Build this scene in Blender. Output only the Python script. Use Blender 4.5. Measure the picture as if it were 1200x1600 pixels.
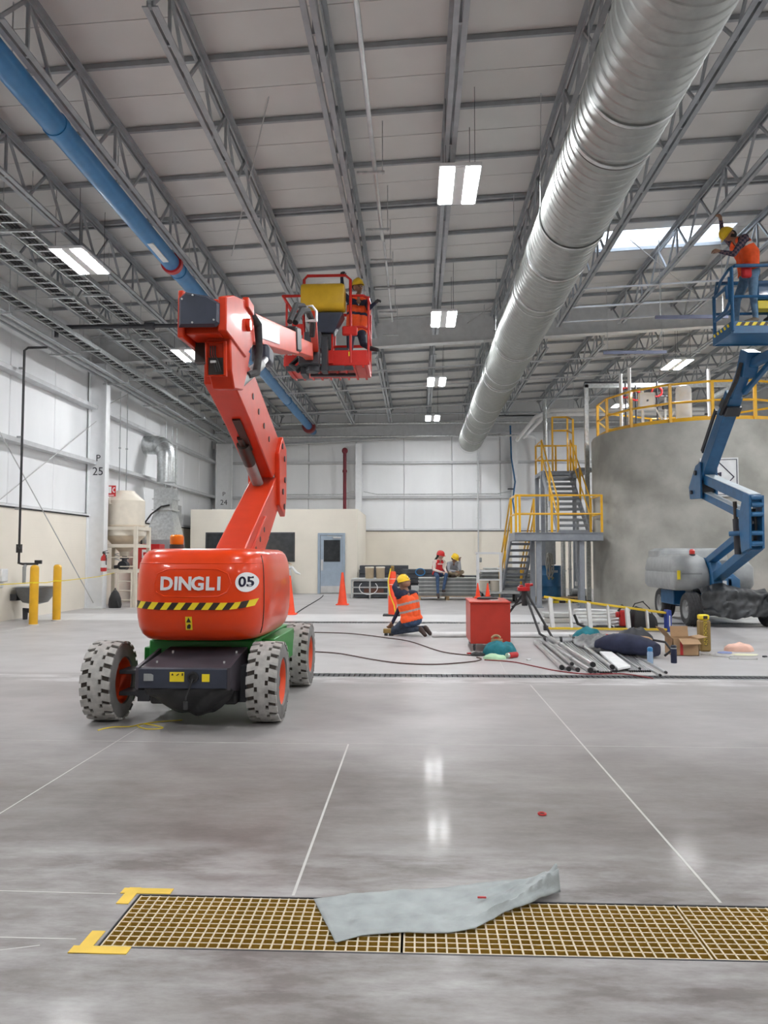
import bpy, math, random
import numpy as np
from mathutils import Vector as V, Matrix, noise
random.seed(7)
for o in list(bpy.data.objects): bpy.data.objects.remove(o)
S = bpy.context.scene; COL = S.collection
# ------------------------------------------------------------------ camera
TH = math.atan(68/1200); PS = math.atan(52/1200*math.cos(TH)); HC = 1.4
FW = V((-math.sin(PS)*math.cos(TH), math.cos(PS)*math.cos(TH), math.sin(TH)))
RT = V((math.cos(PS), math.sin(PS), 0)); UP = RT.cross(FW)
cam = bpy.data.cameras.new('camera'); cam.sensor_fit = 'VERTICAL'; cam.sensor_height = 32; cam.lens = 24
cam.clip_start = .05; cam.clip_end = 200
co = bpy.data.objects.new('camera', cam); COL.objects.link(co)
m = Matrix((RT, UP, -FW)).transposed().to_4x4(); m.translation = (0, 0, HC); co.matrix_world = m
S.camera = co
# ------------------------------------------------------------------ world, exposure (the lamps' own light is in high_bay below)
w = bpy.data.worlds.new('sky'); S.world = w; w.use_nodes = True
bg = w.node_tree.nodes['Background']; bg.inputs[0].default_value = (.80, .88, 1, 1); bg.inputs[1].default_value = 4.0
S.view_settings.view_transform = 'Standard'; S.view_settings.look = 'None'
S.view_settings.exposure = 0.3; S.view_settings.gamma = 1; S.view_settings.use_curve_mapping = False
LAMP = 110.0

def ray(x, y): return FW + RT*((x-600)/1200) + UP*((800-y)/1200)
def G(x, y, z=0.0):                      # a spot on a level plane, read off the photograph while surveying
    d = ray(x, y); t = (z-HC)/d.z; return V((d.x*t, d.y*t, z))
def D(x, y, Y):
    d = ray(x, y); t = Y/d.y; return V((d.x*t, Y, HC+d.z*t))
# ------------------------------------------------------------------ materials
MATS = {}
def mat(name, col, rough=.5, metal=0, var=.06, scale=6, bump=0, bscale=40, coat=0, col2=None, emit=0, spec=.5, stretch=None):
    if name in MATS: return MATS[name]
    M = bpy.data.materials.new(name); M.use_nodes = True; nt = M.node_tree; b = nt.nodes['Principled BSDF']
    b.inputs['Roughness'].default_value = rough; b.inputs['Metallic'].default_value = metal
    b.inputs['Coat Weight'].default_value = coat; b.inputs['Coat Roughness'].default_value = .06
    b.inputs['Specular IOR Level'].default_value = spec
    tc = nt.nodes.new('ShaderNodeTexCoord'); mp = nt.nodes.new('ShaderNodeMapping')
    nt.links.new(tc.outputs['Object'], mp.inputs[0])
    if stretch: mp.inputs['Scale'].default_value = stretch
    n = nt.nodes.new('ShaderNodeTexNoise'); n.inputs['Scale'].default_value = scale; n.inputs['Detail'].default_value = 5
    nt.links.new(mp.outputs[0], n.inputs['Vector'])
    r = nt.nodes.new('ShaderNodeValToRGB'); nt.links.new(n.outputs['Fac'], r.inputs[0])
    c2 = col2 or tuple(min(1, c*(1+var)+var*.03) for c in col)
    c1 = col if col2 else tuple(c*(1-var) for c in col)
    r.color_ramp.elements[0].position = .34; r.color_ramp.elements[1].position = .66
    r.color_ramp.elements[0].color = (*c1, 1); r.color_ramp.elements[1].color = (*c2, 1)
    nt.links.new(r.outputs[0], b.inputs['Base Color'])
    if bump:
        n2 = nt.nodes.new('ShaderNodeTexNoise'); n2.inputs['Scale'].default_value = bscale; n2.inputs['Detail'].default_value = 3
        nt.links.new(mp.outputs[0], n2.inputs['Vector'])
        bp = nt.nodes.new('ShaderNodeBump'); bp.inputs['Strength'].default_value = bump; bp.inputs['Distance'].default_value = .02
        nt.links.new(n2.outputs['Fac'], bp.inputs['Height']); nt.links.new(bp.outputs[0], b.inputs['Normal'])
    if emit:
        b.inputs['Emission Color'].default_value = (.97, .985, 1, 1); b.inputs['Emission Strength'].default_value = emit
    MATS[name] = M; return M
def floor_mat():
    M = bpy.data.materials.new('polished_concrete'); M.use_nodes = True; nt = M.node_tree; L = nt.links; b = nt.nodes['Principled BSDF']
    N = lambda t: nt.nodes.new('ShaderNode'+t)
    g = N('NewGeometry'); pos = g.outputs['Position']
    def noi(scale, st=(1, 1, 1), det=6, rough=.6, dist=0):
        mp = N('Mapping'); mp.inputs['Scale'].default_value = st; L.new(pos, mp.inputs[0])
        n = N('TexNoise'); n.inputs['Scale'].default_value = scale; n.inputs['Detail'].default_value = det; n.inputs['Roughness'].default_value = rough; n.inputs['Distortion'].default_value = dist
        L.new(mp.outputs[0], n.inputs['Vector']); return n.outputs['Fac']
    def ramp(f, p0, p1, c0, c1):
        r = N('ValToRGB'); L.new(f, r.inputs[0]); e = r.color_ramp.elements
        e[0].position = p0; e[1].position = p1; e[0].color = (*c0, 1); e[1].color = (*c1, 1); return r.outputs[0]
    def mix(f, a, c):
        x = N('Mix'); x.data_type = 'RGBA'
        if isinstance(f, float): x.inputs[0].default_value = f
        else: L.new(f, x.inputs[0])
        L.new(a, x.inputs[6]); L.new(c, x.inputs[7]); return x.outputs[2]
    base = ramp(noi(.9, (1, 1.3, 1), 8, .62), .34, .66, (.175, .152, .143), (.315, .295, .285))
    fine = ramp(noi(5, (.6, 2.0, 1), 9, .72), .28, .72, (.62, .60, .595), (1, 1, 1))
    x = N('Mix'); x.data_type = 'RGBA'; x.blend_type = 'MULTIPLY'; x.inputs[0].default_value = .75; L.new(base, x.inputs[6]); L.new(fine, x.inputs[7]); c = x.outputs[2]
    gr_ = ramp(noi(22, (.7, 1.5, 1), 6, .8), .3, .7, (.80, .79, .785), (1, 1, 1)); x = N('Mix'); x.data_type = 'RGBA'; x.blend_type = 'MULTIPLY'; x.inputs[0].default_value = .8; L.new(c, x.inputs[6]); L.new(gr_, x.inputs[7]); c = x.outputs[2]
    sep = N('SeparateXYZ'); L.new(pos, sep.inputs[0])
    def band(y0, y1, s):                    # dusty zones of the slab: by the pit and beyond the first drain
        a = N('MapRange'); a.interpolation_type = 'SMOOTHSTEP'; a.inputs[1].default_value = y0-s; a.inputs[2].default_value = y0; L.new(sep.outputs[1], a.inputs[0])
        d = N('MapRange'); d.interpolation_type = 'SMOOTHSTEP'; d.inputs[1].default_value = y1; d.inputs[2].default_value = y1+s; d.inputs[3].default_value = 1; d.inputs[4].default_value = 0; L.new(sep.outputs[1], d.inputs[0])
        m_ = N('Math'); m_.operation = 'MULTIPLY'; L.new(a.outputs[0], m_.inputs[0]); L.new(d.outputs[0], m_.inputs[1]); return m_.outputs[0]
    dust = N('RGB'); dust.outputs[0].default_value = (.52, .51, .51, 1)
    def dusty(bnd, n, k):
        m1 = N('Math'); m1.operation = 'MULTIPLY'; L.new(bnd, m1.inputs[0]); L.new(n, m1.inputs[1])
        m2 = N('Math'); m2.operation = 'MULTIPLY'; L.new(m1.outputs[0], m2.inputs[0]); m2.inputs[1].default_value = k; return m2.outputs[0]
    pn = ramp(noi(2.6, (.55, 1.6, 1), 9, .68), .42, .66, (0, 0, 0), (1, 1, 1))
    c = mix(dusty(band(2.55, 3.5, .5), pn, .6), c, dust.outputs[0])
    far = ramp(noi(1.2, (1, 1, 1), 7, .6), .2, .7, (.62, .62, .62), (1, 1, 1))
    c = mix(dusty(band(9.25, 60, .25), far, .80), c, dust.outputs[0])
    c = mix(dusty(band(6.6, 9.0, 2.2), far, .55), c, dust.outputs[0])
    wh = N('RGB'); wh.outputs[0].default_value = (.70, .70, .70, 1)
    c = mix(dusty(band(16.6, 18.3, .15), far, .8), c, wh.outputs[0])
    c = mix(dusty(band(8.55, 8.92, .12), pn, .8), c, wh.outputs[0])
    L.new(c, b.inputs['Base Color'])
    rr = N('MapRange'); rr.inputs[1].default_value = .3; rr.inputs[2].default_value = .7; rr.inputs[3].default_value = .42; rr.inputs[4].default_value = .52
    L.new(noi(1.4, (1, 1.6, 1), 2, .5), rr.inputs[0]); L.new(rr.outputs[0], b.inputs['Roughness'])
    b.inputs['Specular IOR Level'].default_value = .35; b.inputs['Coat Roughness'].default_value = .10
    ax = N('Math'); ax.operation = 'ABSOLUTE'; L.new(sep.outputs[0], ax.inputs[0]); wk = N('MapRange'); wk.interpolation_type = 'SMOOTHSTEP'; wk.inputs[1].default_value = .7; wk.inputs[2].default_value = 1.8; wk.inputs[3].default_value = .085; wk.inputs[4].default_value = .012
    L.new(ax.outputs[0], wk.inputs[0]); L.new(wk.outputs[0], b.inputs['Coat Weight'])   # coat kept to a middle strip so lamp reflections show mainly there
    return M
def grate_mat():                            # yellow resin bars, worn to a pale grey on top
    M = mat('grating_resin', (.46, .29, .045), .55, var=.12, scale=5); nt = M.node_tree; b = nt.nodes['Principled BSDF']
    old = b.inputs['Base Color'].links[0].from_socket
    g = nt.nodes.new('ShaderNodeNewGeometry'); s = nt.nodes.new('ShaderNodeSeparateXYZ'); nt.links.new(g.outputs['True Normal'], s.inputs[0])
    gt = nt.nodes.new('ShaderNodeMath'); gt.operation = 'GREATER_THAN'; gt.inputs[1].default_value = .8; nt.links.new(s.outputs[2], gt.inputs[0])
    x = nt.nodes.new('ShaderNodeMix'); x.data_type = 'RGBA'; nt.links.new(gt.outputs[0], x.inputs[0]); nt.links.new(old, x.inputs[6]); x.inputs[7].default_value = (.56, .48, .34, 1)
    nt.links.new(x.outputs[2], b.inputs['Base Color']); return M
def block_mat():                            # painted concrete block: courses as a very faint relief
    M = mat('cream_block', (.82, .765, .665), .6, var=.03, scale=1.2); nt = M.node_tree; b = nt.nodes['Principled BSDF']
    g = nt.nodes.new('ShaderNodeNewGeometry'); s = nt.nodes.new('ShaderNodeSeparateXYZ'); nt.links.new(g.outputs['Position'], s.inputs[0])
    ad = nt.nodes.new('ShaderNodeMath'); ad.operation = 'ADD'; nt.links.new(s.outputs[0], ad.inputs[0]); nt.links.new(s.outputs[1], ad.inputs[1])
    cb = nt.nodes.new('ShaderNodeCombineXYZ'); nt.links.new(ad.outputs[0], cb.inputs[0]); nt.links.new(s.outputs[2], cb.inputs[1])
    bt = nt.nodes.new('ShaderNodeTexBrick'); bt.inputs['Scale'].default_value = 1; bt.inputs['Brick Width'].default_value = .4; bt.inputs['Row Height'].default_value = .2; bt.inputs['Mortar Size'].default_value = .008
    nt.links.new(cb.outputs[0], bt.inputs['Vector'])
    bp = nt.nodes.new('ShaderNodeBump'); bp.invert = True; bp.inputs['Strength'].default_value = .25; bp.inputs['Distance'].default_value = .01
    nt.links.new(bt.outputs['Fac'], bp.inputs['Height']); nt.links.new(bp.outputs[0], b.inputs['Normal']); return M
def sheet_mat():
    M = mat('cloudy_plastic', (.42, .46, .46), .45, var=.14, scale=9, bump=.15, bscale=30); b = M.node_tree.nodes['Principled BSDF']
    b.inputs['Alpha'].default_value = .74; return M
def plaid_mat():
    M = mat('plaid_shirt', (.03, .03, .05), .85); nt = M.node_tree; b = nt.nodes['Principled BSDF']
    ck = nt.nodes.new('ShaderNodeTexChecker'); ck.inputs['Scale'].default_value = 26; ck.inputs['Color1'].default_value = (.03, .03, .06, 1); ck.inputs['Color2'].default_value = (.15, .10, .12, 1)
    tc = nt.nodes.new('ShaderNodeTexCoord'); nt.links.new(tc.outputs['Object'], ck.inputs['Vector']); nt.links.new(ck.outputs['Color'], b.inputs['Base Color']); return M
FLOOR = floor_mat(); GRATE = grate_mat(); BLOCK = block_mat(); SHEET = sheet_mat(); PLAID = plaid_mat()
WHITEW = mat('white_insulation', (.83, .84, .85), .42, var=.03, scale=1.5, bump=.10, bscale=3, stretch=(1, 1, .25))
ROOFP = mat('roof_liner', (.70, .69, .67), .45, var=.04, scale=1.1, bump=.05, bscale=4)
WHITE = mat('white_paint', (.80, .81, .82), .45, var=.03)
STEELG = mat('grey_primer_steel', (.36, .38, .40), .5, .25, var=.10, scale=5)
GIRT = mat('pale_girt_paint', (.55, .56, .57), .5, .1)
GALV = mat('galvanised_steel', (.58, .60, .60), .33, .85, var=.14, scale=14, bump=.04, bscale=30)
GALVD = mat('spiral_duct_zinc', (.37, .385, .37), .46, .8, var=.07, scale=9)
CHROME = mat('bare_conduit_steel', (.66, .67, .68), .28, .9, var=.08)
DARK = mat('dark_steel', (.05, .052, .06), .5, .3)
BLACK = mat('black_plastic', (.018, .018, .02), .5)
RUB = mat('black_rubber', (.03, .03, .032), .75, var=.2, scale=20)
ORANGE = mat('lift_orange_paint', (.72, .048, .003), .3, coat=.35, var=.03, spec=.3)
ORANGE2 = mat('boom_orange_paint', (.58, .038, .008), .38, coat=.12, var=.05, spec=.3)
RED = mat('basket_red_paint', (.55, .022, .015), .4, coat=.1, spec=.3)
GREEN = mat('chassis_green', (.012, .23, .03), .4, coat=.2)
NAVY = mat('anthracite_cover', (.035, .042, .065), .38, var=.12)
PURP = mat('charcoal_bonnet', (.06, .053, .065), .35, var=.15)
TIRE = mat('dusty_tyre', (.40, .39, .37), .85, var=.14, scale=18)
TIRED = mat('tyre_groove', (.055, .045, .038), .9, var=.2)
RIM = mat('orange_rim', (.70, .07, .012), .45)
YEL = mat('safety_yellow', (.80, .50, .02), .45, var=.05)
YELT = mat('yellow_label', (.85, .66, .02), .5)
BOLL = mat('bollard_yellow', (.80, .43, .012), .35, coat=.3, var=.05)
CONS = mat('console_yellow', (.60, .36, .012), .5)
BLUE = mat('lift_blue', (.010, .10, .235), .42, coat=.2, var=.12)
BLUEP = mat('pipe_blue', (.03, .20, .45), .4, coat=.2, var=.08)
GREYC = mat('grey_cowl', (.30, .31, .31), .45, var=.10)
LBLUE = mat('pale_blue', (.52, .58, .62), .4, var=.08)
CONC = mat('tank_concrete', (.30, .295, .265), .8, var=.0, col2=(.45, .44, .40), scale=1.3, bump=.25, bscale=7)
CREAM = mat('cream_enamel', (.70, .64, .54), .45, var=.04)
TAN = mat('bare_cone_primer', (.60, .50, .38), .5)
REDP = mat('red_enamel', (.50, .014, .016), .35, coat=.3)
REDC = mat('red_cabinet', (.52, .035, .018), .42, coat=.15)
CONEO = mat('cone_orange', (.90, .075, .02), .5)
CARD = mat('cardboard', (.42, .27, .15), .8, var=.08)
WOOD = mat('pallet_wood', (.42, .29, .16), .8, var=.18, scale=12)
GLASSD = mat('dark_window_glass', (.03, .035, .04), .08, spec=.8, var=.2)
DOORB = mat('door_grey_blue', (.34, .41, .49), .4)
AL = mat('aluminium', (.62, .62, .61), .4, .6)
AMBER = mat('amber_lens', (.75, .22, .01), .25, coat=.5)
SKIN = mat('skin_tone', (.30, .16, .10), .55); SKIN2 = mat('light_skin_tone', (.52, .33, .25), .55)
VEST = mat('vest_orange', (.90, .10, .012), .7, var=.08, scale=14); VESTR = mat('vest_red', (.55, .015, .02), .7, var=.08)
BAND = mat('reflective_band', (.52, .50, .50), .4); DEN = mat('denim', (.045, .09, .18), .85, var=.2, scale=14); DEN2 = mat('faded_denim', (.12, .22, .34), .85, var=.2, scale=14)
NAVYC = mat('navy_cloth', (.014, .019, .05), .85, var=.2); GREYS = mat('grey_sweatshirt', (.32, .33, .36), .85); WSLV = mat('pale_sleeve', (.68, .58, .52), .8); KHAKI = mat('khaki_cloth', (.32, .25, .17), .85)
HATY = mat('hard_hat_yellow', (.85, .56, .015), .35, coat=.3); HATR = mat('hard_hat_red', (.60, .02, .02), .35, coat=.3); BOOT = mat('brown_boot', (.05, .03, .025), .7); HAIR = mat('dark_hair', (.015, .01, .008), .7)
TEAL = mat('teal_cloth', (.005, .16, .20), .75, var=.2, scale=12); MINT = mat('mint_cloth', (.45, .68, .45), .85, var=.1); SILV = mat('silver_sheeting', (.16, .165, .17), .35, .2, var=.25, scale=9); TARP = mat('charcoal_tarp', (.03, .033, .037), .40, var=.3, scale=7)
PINK = mat('peach_bag', (.80, .50, .40), .6); PAPER = mat('white_paper', (.75, .76, .76), .7); BRASS = mat('ochre_tube', (.27, .175, .05), .45, var=.15)
LAMPE = mat('lamp_diffuser', (.9, .9, .9), .5, emit=LAMP); SKYL = None
# ------------------------------------------------------------------ mesh building
class MB:
    def __init__(s): s.v = []; s.f = []; s.mi = []
    def add(s, vs, fs, mi=0):
        n = len(s.v); s.v += [tuple(p) for p in vs]; s.f += [tuple(i+n for i in q) for q in fs]; s.mi += [mi]*len(fs); return s
    def box(s, c, d, rz=0, R=None, mi=0):
        R = R or Matrix.Rotation(rz, 3, 'Z'); c = V(c)
        vs = [c+R@V((x*d[0]/2, y*d[1]/2, z*d[2]/2)) for x in (-1, 1) for y in (-1, 1) for z in (-1, 1)]
        return s.add(vs, [(0, 1, 3, 2), (4, 6, 7, 5), (0, 4, 5, 1), (2, 3, 7, 6), (0, 2, 6, 4), (1, 5, 7, 3)], mi)
    def bx(s, a, b, mi=0):
        return s.box([(a[i]+b[i])/2 for i in range(3)], [abs(b[i]-a[i]) for i in range(3)], mi=mi)
    def bar(s, p, q, w_, h, up=(0, 0, 1), w2=None, h2=None, mi=0):
        p = V(p); q = V(q); d = (q-p).normalized(); x = d.cross(V(up))
        if x.length < 1e-4: x = d.cross(V((0, 1, 0)))
        x.normalize(); u = x.cross(d); w2 = w2 or w_; h2 = h2 or h
        vs = [p+x*a*w_/2+u*b*h/2 for a, b in ((-1, -1), (1, -1), (1, 1), (-1, 1))]+[q+x*a*w2/2+u*b*h2/2 for a, b in ((-1, -1), (1, -1), (1, 1), (-1, 1))]
        return s.add(vs, [(0, 1, 2, 3), (7, 6, 5, 4), (0, 4, 5, 1), (1, 5, 6, 2), (2, 6, 7, 3), (3, 7, 4, 0)], mi)
    def tube(s, pts, r, n=8, closed=False, mi=0):
        P = [V(p) for p in pts]; k = len(P); rs = r if isinstance(r, (list, tuple)) else [r]*k
        T = []
        for i in range(k):
            a = P[i-1] if (i or closed) else P[i]; b = P[(i+1) % k] if (i < k-1 or closed) else P[i]
            T.append((b-a).normalized())
        x = T[0].orthogonal().normalized(); vs = []
        for i in range(k):
            if i: x = (x-T[i]*x.dot(T[i])); x = x.normalized() if x.length > 1e-6 else T[i].orthogonal().normalized()
            y = T[i].cross(x)
            sc = 1
            if 0 < i < k-1: sc = 1/max(.5, math.sqrt((1+(P[i]-P[i-1]).normalized().dot((P[i+1]-P[i]).normalized()))/2))
            vs += [P[i]+(x*math.cos(2*math.pi*j/n)+y*math.sin(2*math.pi*j/n))*rs[i]*sc for j in range(n)]
        fs = [(i*n+j, i*n+(j+1) % n, ((i+1) % k)*n+(j+1) % n, ((i+1) % k)*n+j) for i in range(k if closed else k-1) for j in range(n)]
        if not closed: fs += [tuple(range(n))[::-1], tuple(range((k-1)*n, k*n))]
        return s.add(vs, fs, mi)
    def cyl(s, p, q, r, r2=None, n=16, mi=0): return s.tube([p, q], [r, r if r2 is None else r2], n, mi=mi)
    def lathe(s, prof, c=(0, 0, 0), n=24, R=None, mi=0, cap=True):
        c = V(c); R = R or Matrix.Identity(3); k = len(prof)
        vs = [c+R@V((r*math.cos(2*math.pi*j/n), r*math.sin(2*math.pi*j/n), z)) for r, z in prof for j in range(n)]
        fs = [(i*n+j, i*n+(j+1) % n, (i+1)*n+(j+1) % n, (i+1)*n+j) for i in range(k-1) for j in range(n)]
        if cap and prof[0][0] > 1e-5: fs.append(tuple(range(n))[::-1])
        if cap and prof[-1][0] > 1e-5: fs.append(tuple(range((k-1)*n, k*n)))
        return s.add(vs, fs, mi)
    def prism(s, poly, ax, a, b, mi=0):      # poly in the two other axes, extruded along axis ax
        def pt(u, v, t): p = [u, v]; p.insert(ax, t); return p
        n = len(poly); vs = [pt(u, v, a) for u, v in poly]+[pt(u, v, b) for u, v in poly]
        return s.add(vs, [tuple(range(n)), tuple(range(2*n-1, n-1, -1))]+[(i, i+n, (i+1) % n+n, (i+1) % n) for i in range(n)], mi)
    def loft(s, rings, cap=True, mi=0):
        n = len(rings[0]); vs = [p for r in rings for p in r]
        fs = [(i*n+j, i*n+(j+1) % n, (i+1)*n+(j+1) % n, (i+1)*n+j) for i in range(len(rings)-1) for j in range(n)]
        if cap: fs += [tuple(range(n))[::-1], tuple(range((len(rings)-1)*n, len(rings)*n))]
        return s.add(vs, fs, mi)
    def ell(s, c, r, n=16, R=None, a=0, b=math.pi, mi=0):
        k = max(5, n//2); prof = [(math.sin(a+(b-a)*i/k), -math.cos(a+(b-a)*i/k)) for i in range(k+1)]
        R = R or Matrix.Identity(3); c = V(c)
        vs = [c+R@V((q*math.cos(2*math.pi*j/n)*r[0], q*math.sin(2*math.pi*j/n)*r[1], z*r[2])) for q, z in prof for j in range(n)]
        fs = [(i*n+j, i*n+(j+1) % n, (i+1)*n+(j+1) % n, (i+1)*n+j) for i in range(k) for j in range(n)]
        return s.add(vs, fs, mi)
OFF = {}
def link(o, par, off):
    COL.objects.link(o); OFF[o.name] = off
    if par is not None: o.parent = par
    return o
def tag(o, label=None, cat=None, group=None, kind=None):
    if label: o['label'] = label
    if cat: o['category'] = cat
    if group: o['group'] = group
    if kind: o['kind'] = kind
    return o
def thing(name, label, cat, loc=(0, 0, 0), rz=0, group=None, world=True, par=None):
    o = bpy.data.objects.new(name, None); o.location = loc; o.rotation_euler = (0, 0, rz); o.empty_display_size = .1
    link(o, par, V(loc) if world else V((0, 0, 0))); return tag(o, label, cat, group)
def mk(name, mb, mt, par=None, bev=0, ang=38, org=None, kind=None, label=None, seg=2):
    off = OFF[par.name] if par is not None else V(org or (0, 0, 0))
    me = bpy.data.meshes.new(name); me.from_pydata([(p[0]-off[0], p[1]-off[1], p[2]-off[2]) for p in mb.v], [], mb.f); me.validate()
    for x in (mt if isinstance(mt, list) else [mt]): me.materials.append(x)
    if isinstance(mt, list) and len(me.polygons) == len(mb.mi): me.polygons.foreach_set('material_index', mb.mi)
    if ang: me.polygons.foreach_set('use_smooth', [True]*len(me.polygons)); me.set_sharp_from_angle(angle=math.radians(ang))
    me.update(); o = bpy.data.objects.new(name, me)
    if par is None: o.location = off
    link(o, par, off)
    if bev:
        b = o.modifiers.new('bevel', 'BEVEL'); b.width = bev; b.segments = seg; b.limit_method = 'ANGLE'
    return tag(o, label, kind=kind)
def fix(o):                                 # recalculates outward normals
    import bmesh
    b = bmesh.new(); b.from_mesh(o.data); bmesh.ops.recalc_face_normals(b, faces=b.faces); b.to_mesh(o.data); b.free(); return o
def dupe(o, loc=None, par=None, name=None, rot=None):
    c = o.copy(); COL.objects.link(c); OFF[c.name] = OFF[o.name]
    if loc is not None: c.location = loc
    if rot is not None: c.rotation_euler = rot
    if par is not None: c.parent = par
    return c
def copy_tree(root, loc, rz=None, label=None):
    r = dupe(root, loc); r['label'] = label or root.get('label')
    if rz is not None: r.rotation_euler = (0, 0, rz)
    for ch in list(root.children):
        c = dupe(ch, par=r)
        for g in list(ch.children): dupe(g, par=c)
    return r
def single(name, mb, mt, label, cat, org=(0, 0, 0), group=None, **k):
    o = mk(name, mb, mt, None, org=org, **k); return tag(o, label, cat, group)
def text(name, body, size, mt, par, M, ext=.002, warp=None, align='CENTER', bold=0):
    cu = bpy.data.curves.new(name, 'FONT'); cu.body = body; cu.size = size; cu.extrude = ext; cu.align_x = align; cu.align_y = 'CENTER'; cu.resolution_u = 3; cu.offset = bold
    t = bpy.data.objects.new('tmp', cu); COL.objects.link(t); dg = bpy.context.evaluated_depsgraph_get(); dg.update()
    me = bpy.data.meshes.new_from_object(t.evaluated_get(dg)); bpy.data.objects.remove(t); bpy.data.curves.remove(cu)
    off = OFF[par.name]
    for v in me.vertices:
        p = M@v.co; p = warp(p) if warp else p; v.co = p-off
    me.materials.clear(); me.materials.append(mt); me.name = name
    o = bpy.data.objects.new(name, me); return link(o, par, off)
def frame(o, x, y):                         # 4x4 from origin and in-plane axes
    x = V(x).normalized(); y = V(y).normalized(); z = x.cross(y); m = Matrix((x, y, z)).transposed().to_4x4(); m.translation = o; return m
FRONT = lambda o: frame(o, (1, 0, 0), (0, 0, 1))         # text facing the camera side (-Y)
# ================================================================== the hall
XL, XR, YB, YF = -8.85, 16.0, 33.0, -13.0
zr = lambda x: 7.80+.05*x
fl = MB()
for a, b in (((XL, YF), (XR, 2.79)), ((XL, 2.79), (-1.15, 3.21)), ((2.12, 2.79), (XR, 3.21)), ((XL, 3.21), (XR, 8.92)), ((XL, 8.92), (-3.1, 9.2)), ((XL, 9.2), (XR, 15.95)), ((XL, 15.95), (-4, 16.3)), ((XL, 16.3), (XR, YB))):
    fl.bx((*a, -.35), (*b, 0))
floor = mk('floor', fl, FLOOR, ang=0, kind='structure')
JOINT = mat('joint_filler', (.55, .54, .52), .7)
for a, b, wd in (((-2.27, 3.3), (-2.27, 6.4), .008), ((-.515, 3.23), (-.515, 5.78), .012), ((1.22, 3.24), (1.22, 8.5), .012), ((-8.8, 5.84), (-.515, 5.78), .006), ((-.5, 5.8), (8, 5.8), .005), ((-6, 3.3), (-1.25, 3.215), .007), ((-6, 2.86), (-1.25, 2.84), .007), ((-2.6, 2.4), (-1.36, 2.79), .006), ((-7.65, 13), (-7.55, 23), .03), ((1.05, 9.3), (1.3, 15.9), .012), ((4.6, 9.3), (8.2, 15.9), .015), ((2.5, 11.4), (9, 11.3), .01), ((1.4, 16.4), (1.5, 27), .015)):
    mk('joint_line', MB().bar((*a, -.0005), (*b, -.0005), wd, .0026), JOINT, floor, ang=0)
PITD = mat('pit_concrete', (.34, .25, .10), .9, var=.2)
pit = MB(); pit.bx((-1.2, 2.74, -.36), (2.17, 3.26, -.30)); mk('pit_floor', pit, PITD, floor)
# ceiling: liner panels, purlins, open-web joists, girders
ceil = mk('ceiling', MB().prism([(XL, zr(XL)+.16), (XR, zr(XR)+.16), (XR, zr(XR)+.2), (XL, zr(XL)+.2)], 1, YF, 9.0), ROOFP, kind='structure', ang=0)
mb = MB()
for a, b, x0, x1 in ((9.0, 15.5, XL, XR), (15.5, 16.4, XL, 3.8), (15.5, 16.4, 6.5, XR), (16.4, YB, XL, XR)):
    mb.prism([(x0, zr(x0)+.16), (x1, zr(x1)+.16), (x1, zr(x1)+.2), (x0, zr(x0)+.2)], 1, a, b)
mk('roof_deck', mb, ROOFP, ceil, ang=0)
ys = [9.2+1.44*k for k in range(-16, 17)]
def liner(x0, x1, a, b): mk('roof_panel', MB().prism([(x0, zr(x0)), (x1, zr(x1)), (x1, zr(x1)+.14), (x0, zr(x0)+.14)], 1, a+.006, b-.006), ROOFP, ceil, ang=0)
for a, b in zip([YF-.3]+ys, ys+[YB+.3]):
    if b-a < .3: continue
    mid = (a+b)/2
    for u, v_ in ((a, mid), (mid, b)) if a > 5 else ((a, b),):
        if v_ > 15.55 and u < 16.35:
            liner(XL-.3, 3.8, u, v_); liner(6.5, XR+.3, u, v_)
            if u < 15.5: liner(3.8, 6.5, u, 15.5)
            if v_ > 16.4: liner(3.8, 6.5, 16.4, v_)
        else: liner(XL-.3, XR+.3, u, v_)
sk = bpy.data.materials.new('skylight_sheet'); sk.use_nodes = True; nt = sk.node_tree; nt.nodes.remove(nt.nodes['Principled BSDF'])
tr = nt.nodes.new('ShaderNodeBsdfTranslucent'); tr.inputs[0].default_value = (.93, .95, .97, 1); nt.links.new(tr.outputs[0], nt.nodes['Material Output'].inputs[0])
sky = mk('window_1', MB().prism([(3.8, zr(3.8)+.1), (6.5, zr(6.5)+.1), (6.5, zr(6.5)+.11), (3.8, zr(3.8)+.11)], 1, 15.5, 16.4), sk, kind='structure')
for y in ys:
    if y > 5: mk('purlin', MB().prism([(XL, zr(XL)-.075), (XR, zr(XR)-.075), (XR, zr(XR)-.01), (XL, zr(XL)-.01)], 1, y-.025, y+.025), STEELG, ceil, ang=0)
for y in (13.62, 26.3): mk('purlin', MB().prism([(XL, zr(XL)-.09), (XR, zr(XR)-.09), (XR, zr(XR)-.03), (XL, zr(XL)-.03)], 1, y-.025, y+.025), STEELG, ceil, ang=0)
bar_me = {}
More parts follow.
